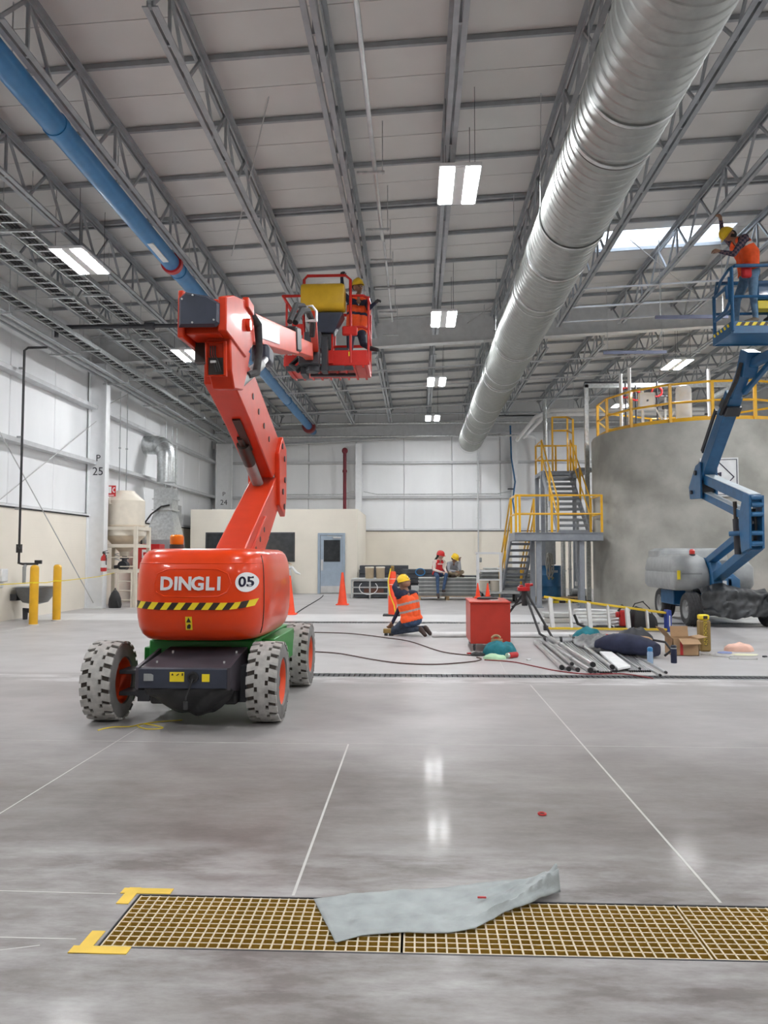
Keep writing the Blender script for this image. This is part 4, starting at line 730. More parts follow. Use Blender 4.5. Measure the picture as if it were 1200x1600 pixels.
mk('rear_hood', MB().loft([rring(5.2, 6.75, 16.9, 17.7, 1.1), rring(5.22, 6.7, 16.95, 17.7, 1.5), rring(5.32, 6.6, 17.0, 17.6, 1.56)]), GREYC, B, ang=50)
mk('side_cowl', MB().loft([rring(6.42, 6.80, 16.0, 17.6, .70), rring(6.42, 6.85, 15.95, 17.65, .8), rring(6.42, 6.85, 15.95, 17.65, 1.15), rring(6.44, 6.78, 16.1, 17.6, 1.30)]), GREYC, B, ang=50)
mk('yellow_label', MB().bx((5.21, 15.685, .92), (5.27, 15.70, 1.10)), YELT, lc, ang=0); mk('cowl_latch', MB().bx((5.3, 15.69, 1.02), (5.7, 15.70, 1.05)), mat('cowl_emboss', (.24, .25, .25), .5), lc, ang=0)
bb = mk('beacon_base', MB().cyl((5.62, 16.0, 1.36), (5.62, 16.0, 1.43), .06, n=16), DARK, B); mk('red_lens', MB().lathe([(.055, 1.43), (.055, 1.50), (.03, 1.53), (0, 1.53)], (5.62, 16.0, 0), 16), mat('red_lens', (.6, .03, .02), .3, coat=.4), bb)
pl = fix(mk('pedestal', MB().loft([rring(5.86, 6.42, 15.6, 17.2, .70, .04), rring(5.86, 6.42, 15.6, 17.2, .92, .04), rring(5.86, 6.0, 15.75, 17.0, 1.32, .03)]), BLUE, B)); mk('pedestal_cheek', MB().prism([(15.6, .70), (17.1, .70), (17.1, 1.35), (16.3, 1.35), (15.6, .95)], 0, 6.18, 6.24), BLUE, pl); mk('label', MB().bx((6.06, 15.59, .80), (6.14, 15.6, .90)), PAPER, pl, ang=0)
def arm(name, p, q, wd, h, mt=BLUE, bev=.012): return mk(name, MB().bar(p, q, wd, h), mt, B, bev=bev)
arm('lower_arm', (5.98, 15.6, .98), (5.80, 13.4, 1.58), .20, .17); arm('lower_link', (5.95, 15.9, 1.30), (5.76, 13.5, 1.88), .17, .14)
ua = arm('upper_arm', (5.75, 13.3, 2.34), (5.76, 15.6, 2.96), .20, .19); mk('pale_top', MB().bar((5.75, 13.3, 2.443), (5.76, 15.5, 3.035), .19, .012), LBLUE, ua, ang=0)  # paler strip along the upper face of the arm
ul = arm('upper_link', (5.74, 13.5, 2.06), (5.74, 15.6, 2.62), .16, .14); mk('pale_top', MB().bar((5.74, 13.5, 2.138), (5.74, 15.6, 2.70), .15, .01), LBLUE, ul, ang=0)
k2 = fix(mk('knuckle', MB().prism([(13.28, 1.52), (13.62, 1.45), (13.7, 1.9), (13.7, 2.1), (13.5, 2.45), (13.25, 2.42)], 0, 5.625, 5.665), BLUE, B, bev=.008)); fix(mk('knuckle_plate', MB().prism([(13.28, 1.52), (13.62, 1.45), (13.7, 1.9), (13.7, 2.1), (13.5, 2.45), (13.25, 2.42)], 0, 5.84, 5.88), BLUE, k2, bev=.008))
for y, z in ((13.3, 1.60), (13.3, 1.78), (13.27, 2.10), (13.26, 2.26), (13.28, 2.38)): mk('cross_tube', MB().cyl((5.66, y, z), (5.85, y, z), .042, n=12), BLUE, k2)
mk('hose_bundle', MB().tube([(5.72, 13.45, 1.65), (5.70, 13.42, 1.9), (5.73, 13.4, 2.2)], .03, 8).tube([(5.79, 13.45, 1.65), (5.80, 13.42, 1.9), (5.77, 13.4, 2.2)], .025, 8), RUB, k2)
cyb = mk('lift_cylinder', MB().cyl((5.68, 13.9, 1.42), (5.66, 13.9, 2.05), .055, n=14), DARK, B); mk('piston_rod', MB().cyl((5.66, 13.9, 2.05), (5.65, 13.9, 2.36), .035, n=12), HZ, cyb); mk('stub_arm', MB().cyl((5.5, 13.8, 1.78), (5.8, 13.6, 1.80), .045, n=12), BLUE, cyb)
hb = fix(mk('head_bracket', MB().prism([(15.35, 2.52), (15.95, 2.55), (16.0, 2.8), (15.6, 3.2), (15.35, 3.25)], 0, 5.58, 5.62), BLUE, B, bev=.01)); fix(mk('head_plate', MB().prism([(15.35, 2.52), (15.95, 2.55), (16.0, 2.8), (15.6, 3.2), (15.35, 3.25)], 0, 5.88, 5.92), BLUE, hb)); mk('head_core', MB().bx((5.62, 15.42, 2.6), (5.88, 15.85, 3.0)), BLACK, hb, bev=.02); mk('hinge_pin', MB().cyl((5.54, 15.55, 3.05), (5.95, 15.55, 3.05), .05, n=12).cyl((5.54, 15.8, 2.68), (5.6, 15.8, 2.68), .04, n=12), DARK, hb)
mbm = arm('main_boom', (5.74, 15.6, 2.92), (5.77, 14.1, 4.33), .24, .28); mk('pale_top', MB().bar((5.615, 15.3, 3.22), (5.645, 14.15, 4.30), .01, .2, up=(1, 0, 0)), LBLUE, mbm, ang=0) if False else None
arm('boom_collar', (5.765, 14.35, 4.06), (5.77, 14.2, 4.2), .28, .33, DARK); arm('boom_extension', (5.77, 14.2, 4.2), (5.78, 13.5, 4.80), .18, .20); arm('boom_head', (5.78, 13.62, 4.55), (5.80, 13.42, 4.95), .26, .26)
arm('jib', (5.80, 13.5, 4.72), (6.0, 13.02, 4.80), .16, .14); arm('jib_strut', (5.86, 13.9, 4.30), (6.05, 13.05, 4.76), .08, .08); mk('boom_hose', MB().tube([(5.60, 14.3, 4.0), (5.58, 13.9, 4.25), (5.60, 13.6, 4.45), (5.64, 13.45, 4.75)], .035, 8), RUB, B); mk('boom_strap', MB().bar((5.63, 15.35, 3.45), (5.63, 14.6, 4.15), .03, .09), DARK, B)
bs = mk('basket', MB().bx((5.0, 12.22, 4.93), (6.78, 12.95, 4.96)), BLUE, B); mk('deck', MB().bx((5.04, 12.27, 4.96), (6.74, 12.91, 5.09)), BLUE, bs, ang=0)
for a, b in (((5.0, 12.19, 4.91), (6.78, 12.22, 5.10)), ((5.0, 12.93, 4.91), (6.78, 12.96, 5.10)), ((4.97, 12.2, 4.91), (5.0, 12.95, 5.10))): mk('toe_board', MB().bx(a, b), BLUE, bs, ang=0)
for i in range(14):
    x = 5.04+i*.122; mk('hazard_stripe', MB().prism([(x, 5.03), (x+.061, 5.03), (x+.10, 5.085), (x+.039, 5.085)], 1, 12.184, 12.19), YELT, bs, ang=0); mk('hazard_stripe', MB().prism([(x+.061, 5.03), (x+.122, 5.03), (x+.161, 5.085), (x+.10, 5.085)], 1, 12.185, 12.19), HZ, bs, ang=0)
for i in range(5): y = 12.25+i*.14; mk('hazard_stripe', MB().prism([(y, 5.03), (y+.06, 5.03), (y+.1, 5.085), (y+.04, 5.085)], 0, 4.964, 4.97), YELT, bs, ang=0)
def brail(nm, pts, r=.024): mk(nm, MB().tube(pts, r, 8), BLUE, bs)
brail('top_rail', [(5.0, 12.9, 5.72), (4.99, 12.6, 5.90), (5.0, 12.3, 5.98), (5.05, 12.2, 6.0), (6.78, 12.2, 6.0)]); brail('top_rail', [(5.0, 12.9, 5.72), (5.05, 12.95, 5.98), (6.78, 12.95, 5.98), (6.78, 12.2, 6.0)])
brail('mid_rail', [(5.0, 12.2, 5.50), (6.78, 12.2, 5.50)]); brail('mid_rail', [(5.0, 12.93, 5.32), (5.0, 12.2, 5.30)]); brail('mid_rail', [(5.0, 12.93, 5.45), (6.78, 12.93, 5.45)])
for x, y in ((5.0, 12.93), (5.0, 12.2), (6.78, 12.2), (6.78, 12.93), (5.9, 12.93)): brail('post', [(x, y, 4.95), (x, y, 5.98 if y < 12.5 or x > 5.5 else 5.75)], .03)
brail('gate_frame', [(5.0, 12.3, 5.85), (5.0, 12.3, 5.45), (5.0, 12.45, 5.36), (5.0, 12.88, 5.34)]); brail('gate_frame', [(5.0, 12.85, 5.72), (5.02, 12.45, 5.74), (5.02, 12.45, 5.55)])
mk('control_console', MB().bx((5.62, 12.72, 5.62), (6.5, 12.98, 5.95)), BLUE, bs, bev=.03); mk('yellow_panel', MB().bx((5.62, 12.70, 5.46), (6.5, 12.9, 5.60)), YELT, bs, bev=.01); mk('dark_box', MB().bx((5.75, 12.6, 5.10), (6.4, 12.85, 5.33)), BLACK, bs, bev=.03)
# crumpled tarp over the front axle
vs = []; NU, NV = 60, 26
for i in range(NU+1):
    for j in range(NV+1):
        u, q = i/NU, j/NV; x = 5.55+1.32*u
        prof_y = np.interp(q, [0, .3, .45, 1], [15.95, 15.6, 15.38, 15.30]); prof_z = np.interp(q, [0, .3, .45, 1], [.66, .74, .66, .16+.07*abs(2*u-1)])
        e = noise.noise(V((x*3.2, q*3, 1)))*.09+abs(noise.noise(V((x*6+q*4, q*5, 4))))*.10
        vs.append((x+.04*noise.noise(V((q*4, u*4, 9))), prof_y-e-.05*math.sin(math.pi*u), prof_z+e*.5+.10*math.exp(-((u-.35)/.2)**2)*(q < .6)*math.sin(math.pi*min(1, q/.6))))
tp = single('tarp', MB().add(vs, [(i*(NV+1)+j, i*(NV+1)+j+1, (i+1)*(NV+1)+j+1, (i+1)*(NV+1)+j) for i in range(NU) for j in range(NV)]), TARP, 'crumpled charcoal plastic tarp draped over the front axle of the blue lift', 'tarp', (6.2, 15.4, .16), ang=50); tp.modifiers.new('thick', 'SOLIDIFY').thickness = .012
# ================================================================== spiral duct
DX, DZ, DR = 2.17, 6.07, .47
du = thing('spiral_duct', 'huge galvanised spiral duct hung lengthwise below the roof', 'duct', (DX, 18, DZ))
rings = []; y = -6.0; pitch = .155
prof = []
while y < 31.0: prof += [(DR, y), (DR, y+pitch-.045), (DR+.009, y+pitch-.03), (DR+.009, y+pitch-.012)]; y += pitch
RYm = Matrix(((1, 0, 0), (0, 0, 1), (0, -1, 0)))
def along(prof, cap=False, n=72): return MB().lathe(prof, (DX, 0, DZ), n, RYm, cap=cap)
mk('spiral_pipe', along(prof), GALVD, du, ang=25); mk('inner_wall', along([(DR-.01, -6), (DR-.01, 31.1), (DR, 31.1)]), DARK, du)
for yb, dark in ((8.15, 1), (11.6, 1), (13.1, 0), (16.5, 1), (18.8, 1), (19.6, 1), (24.2, 0), (26.5, 0), (28.8, 1)):
    mk('joint_band', along([(DR, yb), (DR+.02, yb), (DR+.02, yb+.06), (DR, yb+.06)]), GALV, du); 
    if dark: mk('joint_gap', along([(DR+.0, yb+.06), (DR+.018, yb+.061), (DR+.018, yb+.085), (DR, yb+.086)]), HZ, du)
for y in range(4, 32, 3):
    for s in (-1, 1): mk('hanger_wire', MB().cyl((DX+s*DR, y+.4, DZ), (DX+s*(DR-.03), y+.4, zr(DX)-.1), .006, n=5), GALV, du)
    mk('hanger_strap', along([(DR+.015, y+.38), (DR+.02, y+.38), (DR+.02, y+.42), (DR+.015, y+.42)]), GALV, du)
# ================================================================== pipes and trays up on the left
bp_ = thing('blue_pipe', 'long thick blue pipe hung below the joists with red-ringed coupling', 'pipe', (-4.44, 18, 6.6))
BXX, BZ = -4.46, 6.72
mk('pipe', MB().cyl((BXX, 3, BZ), (BXX, 32.6, BZ), .15, n=28), BLUEP, bp_)
for y in (9.0, 13.9, 21.0, 26.0): mk('coupling', MB().cyl((BXX, y, BZ), (BXX, y+.12, BZ), .162, n=28), BLUEP, bp_)
mk('coupling_ring', MB().cyl((BXX, 13.5, BZ), (BXX, 13.62, BZ), .19, n=24), REDP, bp_); mk('end_valve', MB().cyl((BXX, 31.2, BZ), (BXX, 31.5, BZ), .27, n=20).box((BXX, 31.35, BZ+.28), (.2, .2, .2)), mat('oxide_red', (.25, .03, .03), .5), bp_); mk('pipe_marker', MB().box((BXX+.04, 12.7, BZ-.145), (.10, .8, .02)), PAPER, bp_)
for y in (8, 11, 14.6, 17.6, 22, 25, 28, 31): mk('hanger', MB().cyl((BXX, y, BZ+.14), (BXX, y, zr(BXX)-.05), .008, n=5), GALV, bp_)
def tray(lbl, x, z, wd, y0, y1, conduits=0):
    t = thing('cable_tray', lbl, 'cable tray', (x, y0, z), group=None)
    for s in (-1, 1): mk('side_rail', MB().bx((x+s*wd/2-.012, y0, z-.045), (x+s*wd/2+.012, y1, z+.045)), GALV, t, ang=0)
    n = int((y1-y0)/.28); o = None
    for k in range(n):
        y = y0+.14+k*.28
        if o is None: o = mk('rung', MB().bx((x-wd/2, y-.022, z-.03), (x+wd/2, y+.022, z-.008)), GALV, t, ang=0); yy = y
        else: dupe(o, (0, y-yy, 0), t)
    for k in range(conduits): mk('cable', MB().cyl((x-wd/2+.06+k*.06, y0, z), (x-wd/2+.06+k*.06, y1, z), .018, n=6), RUB, t)
    for k in range(int((y1-y0)/3)+1):
        y = y0+.5+k*3; mk('trapeze', MB().bx((x-wd/2-.1, y-.02, z-.09), (x+wd/2+.1, y+.02, z-.05)), GALV, t, ang=0)
        for s in (-1, 1): mk('hanger_rod', MB().cyl((x+s*(wd/2+.06), y, z-.06), (x+s*(wd/2+.06), y, zr(x)-.05), .006, n=5), GALV, t)
    return t
tray('ladder cable tray running past the big glaring left lamp', -6.25, 6.55, .34, 5, 31, 3)
tray('second ladder cable tray, between the lamp row and the left wall', -6.95, 6.52, .34, 5, 31, 3)
tray('third narrow cable tray nearest the left wall', -7.65, 6.28, .26, 5, 31, 2)
cd = thing('conduit_rack', 'bundle of steel conduits on trapeze hangers along the left wall', 'conduit', (-8.15, 15, 6.1))
for k in range(5): mk('conduit', MB().cyl((-8.35+.1*k, 4, 6.1+.03*(k % 2)), (-8.35+.1*k, 31.5, 6.1+.03*(k % 2)), .028, n=8), GALV if k % 2 else STEELG, cd)
for k in range(9):
    y = 5+k*3.05; mk('trapeze', MB().bx((-8.5, y-.02, 6.02), (-7.75, y+.02, 6.06)), GALV, cd, ang=0); mk('hanger_rod', MB().cyl((-7.8, y, 6.02), (-7.8, y, zr(-7.8)), .006, n=5).cyl((-8.45, y, 6.02), (-8.45, y, zr(-8.4)), .006, n=5), GALV, cd)
t = thing('dark_pipe', 'dark pipe crossing the roof trays with an elbow at its left end', 'pipe', (-7.8, 16.2, 6.2)); mk('pipe', MB().tube([(-7.86, 16.2, 6.16), (-7.86, 16.2, 6.33), (-7.8, 16.2, 6.38), (-4.9, 16.2, 6.38)], .045, 10), DARK, t); mk('coupling', MB().cyl((-5.9, 16.2, 6.38), (-5.7, 16.2, 6.38), .08, n=12), DARK, t)
t = thing('drop_pipe', 'thin black pipe down the left wall to the sink taps', 'pipe', (-8.5, 16.1, 1.2)); XW = -8.50
mk('pipe', MB().tube([(-8.0, 16.08, 5.9), (-8.42, 16.08, 5.9), (XW, 16.08, 5.84), (XW, 16.08, 1.35), (XW, 16.08, 1.24), (XW+.05, 16.13, 1.22), (-8.15, 16.23, 1.22)], .025, 8), BLACK, t); mk('valve', MB().box((XW, 16.08, 1.55), (.09, .09, .18)).bar((XW, 16.03, 1.6), (XW+.12, 15.93, 1.52), .03, .02).box((-8.15, 16.23, 1.26), (.14, .06, .08)), BLACK, t); mk('tap', MB().tube([(-8.4, 16.2, 1.22), (-8.38, 16.088, 1.15), (-8.38, 16.088, .8)], .035, 8), GREYC, t); 
for z in (3.95, 5.45, 2.4): mk('pipe_clamp', MB().box((XW-.06, 16.08, z), (.10, .05, .04)), GREYC, t)
cn = thing('hung_conduit', 'steel conduit on short brackets hung beside the joist above the orange basket', 'conduit', (-.62, 12, 6.9))
mk('conduit', MB().cyl((-.60, 6.5, 6.98), (-.60, 13.3, 6.98), .03, n=10).cyl((-.58, 13.3, 6.97), (-.58, 18.0, 6.97), .022, n=10), CHROME, cn)
for y in (10.8, 12.75, 14.1, 15.6, 17.2, 19.0): mk('bracket', MB().bx((-.86, y-.02, 6.92), (-.46, y+.02, 6.95)), GALV, cn, ang=0); mk('hanger_rod', MB().cyl((-.49, y, 6.9), (-.49, y, 7.7), .007, n=5), GALV, cn)
for k, (x0, x1, y, z, lb) in enumerate(((4.85, 6.3, 15.6, 6.2, 'hanging grey channel near the blue basket'), (4.5, 6.0, 18.5, 6.25, 'lower hanging grey channel left of the blue lift boom'))):
    t = thing('strut_channel', lb, 'channel', (x0, y, z)); mk('channel', MB().bx((x0, y-.03, z), (x1, y+.03, z+.07)), mat('blue_grey_strut', (.22, .24, .34), .5, .2), t, ang=0)
    for x in (x0+.1, x1-.1): mk('hanger_rod', MB().cyl((x, y, z), (x, y, zr(x)-.1), .007, n=5), GALV, t)
for k, (y, z, x0, x1, mt, r, lb) in enumerate(((31.8, 6.92, -7, 10, GALV, .045, 'pale pipe running across above the end wall'), (31.95, 6.95, -8.2, 3.2, BLACK, .022, 'thin black pipe across the end of the hall'), (31.0, 7.05, 3.2, 12, BLACK, .03, 'thin black pipe across the hall end right of the duct'), (29.8, 6.95, -7.5, 9, STEELG, .03, 'grey conduit crossing below the far joists'), (32.3, 6.45, -7.8, 4.2, GALV, .04, 'galvanised pipe along the rafter of the end wall'))):
    t = thing('cross_pipe', lb, 'pipe', (0, y, z)); mk('pipe', MB().cyl((x0, y, z), (x1, y, z), r, n=10), mt, t)
    for x in np.arange(x0+.5, x1, 2.4): mk('hanger_rod', MB().cyl((x, y, z), (x, y, zr(x)-.03), .007, n=5), GALV, t); 
    
    for xx in (3, 7): mk('coupling', MB().cyl((x0+xx, y, z), (x0+xx+.12, y, z), r*1.4, n=10), mt, t)
# ================================================================== along the left wall
for i, (x, y, lb) in enumerate(((-7.73, 15.25, 'nearer yellow bollard in front of the grey sink'), (-7.78, 16.35, 'farther yellow bollard, right of the grey sink'))):
    t = thing('bollard', lb, 'bollard', (x, y, 0), group='yellow bollards'); mk('post', MB().lathe([(.085, 0), (.085, 1.14), (.078, 1.175), (.055, 1.2), (0, 1.21)], (x, y, 0), 24), BOLL, t); mk('base_ring', MB().lathe([(.105, 0), (.105, .012), (.086, .02)], (x, y, 0), 24), JOINT, t); mk('reflective_band', MB().cyl((x, y, .84), (x, y, .87), .0865, n=24), YELT, t)
single('barrier_cord', MB().tube([(-8.22, 14.5, .83), (-7.73, 15.13, .855), (-7.66, 15.6, .84), (-7.76, 16.24, .855), (-7.66, 16.4, .855), (-8.0, 19.0, .87), (-8.2, 20.53, .93)], .008, 6), YELT, 'thin yellow cord strung past both bollards to the hopper frame', 'cord', (-7.8, 17, .86))
t = thing('wash_sink', 'grey round wash sink on the left wall behind the bollards', 'sink', (-8.3, 16.4, .6))
mk('bowl', MB().lathe([(.10, .34), (.26, .38), (.36, .52), (.42, .69), (.44, .70), (.44, .72), (.40, .71), (.33, .52), (.0, .42)], (-8.38, 16.6, 0), 32), mat('sink_grey', (.18, .19, .20), .35, .3), t); mk('drain_trap', MB().tube([(-8.38, 16.6, .36), (-8.38, 16.6, .25), (-8.42, 16.6, .18), (-8.6, 16.6, .2), (-8.6, 16.6, .0)], .05, 10), DARK, t); mk('wall_bracket', MB().bx((-8.845, 16.4, .42), (-8.7, 16.8, .56)), DARK, t)
single('soap_dispenser', MB().bx((-8.845, 15.7, .85), (-8.65, 15.95, 1.12)).bx((-8.845, 15.74, .72), (-8.72, 15.91, .85)), PAPER, 'white dispenser on the wall left of the sink', 'dispenser', (-8.75, 15.8, .72), bev=.02)
for i, (y0, y1, z1, x1, lb) in enumerate(((13.2, 14.6, 1.35, -8.25, 'cream steel cabinet with dark handle at the left edge'), (14.62, 15.25, 1.28, -8.45, 'narrow cream cabinet between the handled cabinet and the sink'))):
    t = thing('steel_cabinet', lb, 'cabinet', (-8.6, y0, 0)); mk('body', MB().bx((-8.84, y0, .03), (x1, y1, z1)), CREAM, t, bev=.01); mk('plinth', MB().bx((-8.8, y0+.02, 0), (x1-.04, y1-.02, .03)), DARK, t); d = mk('door', MB().bx((x1, y0+.03, .06), (x1+.012, y1-.03, z1-.04)), CREAM, t, bev=.004)
    if i == 0: mk('handle', MB().bx((x1+.012, y1-.5, .95), (x1+.035, y1-.46, 1.25)), DARK, d)
# hopper vessel in a cream frame
HX, HY = -8.15, 21.1; hp = thing('hopper_vessel', 'cream cone-bottomed hopper in a square cream frame beside column 25', 'hopper', (HX, HY, 0))
mk('vessel', MB().lathe([(.12, 1.38), (.14, 1.5), (.53, 1.95), (.53, 2.92), (.26, 3.17), (.25, 3.2), (0, 3.2)], (HX, HY, 0), 40), CREAM, hp); mk('seam_band', MB().lathe([(.535, 2.19), (.545, 2.2), (.545, 2.23), (.535, 2.24)], (HX, HY, 0), 40, cap=False), TAN, hp); mk('cone_primer', MB().lathe([(.16, 1.515), (.525, 1.935), (.528, 1.93), (.162, 1.51)], (HX, HY, 0), 40, cap=False), TAN, hp)
for sx in (-1, 1):
    for sy in (-1, 1): mk('leg', MB().bx((HX+sx*.5-.05, HY+sy*.5-.05, 0), (HX+sx*.5+.05, HY+sy*.5+.05, 2.2)), CREAM, hp, bev=.005)
for z in (.93, 1.62, 2.1):
    for s in (-1, 1): mk('cross_beam', MB().bx((HX-.5, HY+s*.5-.04, z), (HX+.5, HY+s*.5+.04, z+.09)), CREAM, hp, ang=0); mk('cross_beam', MB().bx((HX+s*.5-.04, HY-.5, z), (HX+s*.5+.04, HY+.5, z+.09)), CREAM, hp, ang=0)
mk('outlet_valve', MB().cyl((HX, HY, 1.38), (HX, HY, .98), .07, n=14).cyl((HX, HY, 1.30), (HX, HY, 1.34), .12, n=16).cyl((HX-.02, HY-.12, 1.12), (HX-.02, HY+.12, 1.12), .13, n=18).cyl((HX-.28, HY, 1.08), (HX-.1, HY, 1.1), .05, n=10), DARK, hp); mk('spring_coil', MB().tube([(HX-.2+.06*math.cos(a), HY+.06*math.sin(a), 1.25+.035*a/2) for a in np.linspace(0, 12, 50)], .015, 5), PAPER, hp)
ld = mk('ladder_rail', MB().bx((HX+.05, HY-.62, 0), (HX+.09, HY-.58, .93)).bx((HX+.42, HY-.62, 0), (HX+.46, HY-.58, .93)), CREAM, hp, ang=0)
for z in (.2, .45, .7): mk('rung', MB().cyl((HX+.07, HY-.6, z), (HX+.44, HY-.6, z), .015, n=8), CREAM, hp)
mk('guard_rail', MB().tube([(HX-.3, HY-.56, 1.35), (HX+.45, HY-.56, 1.35)], .014, 6).tube([(HX+.1, HY-.56, 1.1), (HX+.45, HY-.56, 1.1)], .014, 6), CREAM, hp)
t = thing('red_cabinet', 'tall red cabinet seen through the hopper frame', 'cabinet', (-8.15, 23.3, 0)); mk('body', MB().bx((-8.6, 23.1, .28), (-7.85, 23.6, 1.75)), REDP, t, bev=.01); mk('leg', MB().bx((-8.55, 23.15, 0), (-8.45, 23.25, .3)), GREYC, t); mk('leg', MB().bx((-8.0, 23.15, 0), (-7.9, 23.25, .3)), GREYC, t); mk('sticker', MB().bx((-8.38, 23.09, 1.32), (-8.2, 23.1, 1.58)), PAPER, t, ang=0); mk('sticker_mark', MB().bx((-8.34, 23.085, 1.4), (-8.24, 23.09, 1.5)), REDP, t, ang=0)
t = thing('fire_extinguisher', 'red fire extinguisher hung on column 25', 'fire extinguisher', (-8.29, 20.05, .95)); mk('cylinder', MB().lathe([(.07, .98), (.08, 1.0), (.08, 1.32), (.06, 1.38), (.025, 1.41), (.025, 1.45)], (-8.30, 20.05, 0), 20), REDP, t); mk('valve_head', MB().box((-8.30, 20.05, 1.47), (.06, .05, .05)).bar((-8.33, 20.05, 1.5), (-8.20, 20.05, 1.53), .03, .015), BLACK, t); mk('hose', MB().tube([(-8.27, 20.0, 1.46), (-8.21, 19.98, 1.40), (-8.20, 19.97, 1.15)], .012, 6), BLACK, t); mk('label', MB().lathe([(.0812, 1.08), (.0812, 1.26)], (-8.30, 20.05, 0), 20, cap=False), PAPER, t); mk('wall_hook', MB().bx((-8.36, 20.1, 1.46), (-8.26, 20.29, 1.48)), DARK, t)
t = thing('fire_sign', 'red fire equipment sign with white pictograms on the hopper', 'sign', (-8.33, 20.0, 3.1)); SX, SY = -8.50, 20.44
mk('plate', MB().bx((SX, SY, 3.0), (SX+.33, SY+.012, 3.30)), REDP, t, ang=0); q = MB(); q.bx((SX+.03, SY-.004, 3.09), (SX+.055, SY, 3.25)).bx((SX+.055, SY-.004, 3.09), (SX+.08, SY, 3.12)).bx((SX+.12, SY-.004, 3.09), (SX+.21, SY, 3.27)); mk('pictogram', q, PAPER, t, ang=0); mk('pictogram', MB().tube([(SX+.285+.035*math.cos(a), SY-.003, 3.175+.06*math.sin(a)) for a in np.linspace(.9, 5.4, 14)], .012, 5), PAPER, t); mk('lower_strip', MB().bx((SX+.05, SY-.004, 3.015), (SX+.28, SY, 3.05)), mat('sign_pink', (.75, .45, .45), .5), t, ang=0)
mk('bracket', MB().bx((SX+.15, SY+.012, 2.80), (SX+.18, SY+.03, 3.1)).bx((SX+.15, SY+.012, 2.80), (SX+.18, 20.58, 2.83)), CREAM, t, ang=0)
t = thing('backpack', 'black backpack slumped on the floor under the hopper', 'bag', (-8.13, 20.36, 0)); q = MB(); q.loft([[(-8.10+a*math.cos(u), 20.36+.12*k*math.sin(u), z) for u in np.linspace(0, 2*math.pi, 17)[:-1]] for z, a, k in ((0, .16, 1), (.08, .18, 1.1), (.25, .16, 1), (.4, .10, .8), (.47, .04, .4))]); mk('body', q, BLACK, t); mk('handle', MB().tube([(-8.13, 20.36, .46), (-8.10, 20.36, .52), (-8.07, 20.36, .46)], .012, 6), BLACK, t); mk('strap', MB().tube([(-8.05, 20.3, .3), (-7.98, 20.25, .12), (-7.95, 20.25, .02)], .02, 6), BLACK, t)
# galvanised duct elbow on the left wall
t = thing('duct_elbow', 'galvanised duct elbow coming off the left wall into a hopper hood', 'duct', (-8.1, 24, 0)); pts = [(-8.95, 24.6, 5.0)]+[(-8.5+.42*math.sin(a), 24.6-.25*math.sin(a), 4.55+.45*math.cos(a)) for a in np.linspace(.1, math.pi/2, 8)]+[(-8.08, 24.35, 3.75)]
mk('elbow', MB().tube(pts, .30, 28), GALV, t, ang=30)
for i in (2, 4, 6, 8): 
    d = (V(pts[i+1])-V(pts[i])).normalized() if i < 9 else V((0, 0, -1)); c = V(pts[i]); mk('seam_ring', MB().cyl(c-d*.012, c+d*.012, .312, n=28), GALV, t)
def sq(x0, x1, y0, y1, z): return [(x0, y0, z), (x1, y0, z), (x1, y1, z), (x0, y1, z)]
mk('transition', MB().loft([sq(-8.38, -7.78, 24.05, 24.65, 2.85), sq(-8.38, -7.78, 24.05, 24.65, 3.55)]), GALV, t, ang=0); mk('flange', MB().bx((-8.42, 24.01, 3.18), (-7.74, 24.69, 3.22)).bx((-8.42, 24.01, 2.83), (-7.74, 24.69, 2.87)), GALV, t, ang=0); mk('hood', MB().loft([sq(-8.6, -7.6, 23.9, 24.8, 1.9), sq(-8.36, -7.8, 24.07, 24.63, 2.83)]), GALV, t, ang=0); mk('casing', MB().bx((-8.6, 23.9, .0), (-7.6, 24.8, 1.9)), STEELG, t, bev=.01); mk('power_lead', MB().tube([(-7.85, 24.0, 3.0), (-8.1, 23.95, 2.95), (-8.4, 23.9, 2.7), (-8.7, 23.9, 2.3), (-8.7, 23.9, 1.4)], .025, 6), RUB, t)
for i, (y, x) in enumerate(((25.9, -8.5), (26.6, -8.4), (27.1, -8.5))):
    t = thing('wall_panel_box', ('grey electrical box on the left wall behind the duct elbow', 'tall grey electrical box left of the office block', 'narrow grey box against the office corner')[i], 'electrical box', (x, y, 1)); mk('body', MB().bx((-8.84, y, 2.0 if i < 2 else .6), (-8.55, y+.4, 3.2 if i else 2.7)), GREYC, t, bev=.01); mk('conduit', MB().cyl((-8.7, y+.2, 3.2 if i else 2.7), (-8.7, y+.2, 6.0), .03, n=8), GALV, t); mk('door', MB().bx((-8.55, y+.03, 2.05 if i < 2 else .65), (-8.54, y+.37, 3.1 if i else 2.6)), GREYC, t)
for i, y in enumerate((21.0, 21.2)):
    t = thing('hopper_feed_pipe', ('first thin grey pipe dropping from the racks to the hopper', 'second thin grey pipe dropping from the racks to the hopper', 'third thin grey pipe dropping beside the duct elbow')[i], 'pipe', (-8.4+.15*i, y, 3)); mk('pipe', MB().cyl((-8.30+.12*i, y, 3.17), (-8.30+.12*i, y, 6.0), .014, n=6), GREYC, t); mk('clamp', MB().box((-8.30+.12*i, y, 4.4), (.05, .05, .04)), GREYC, t)
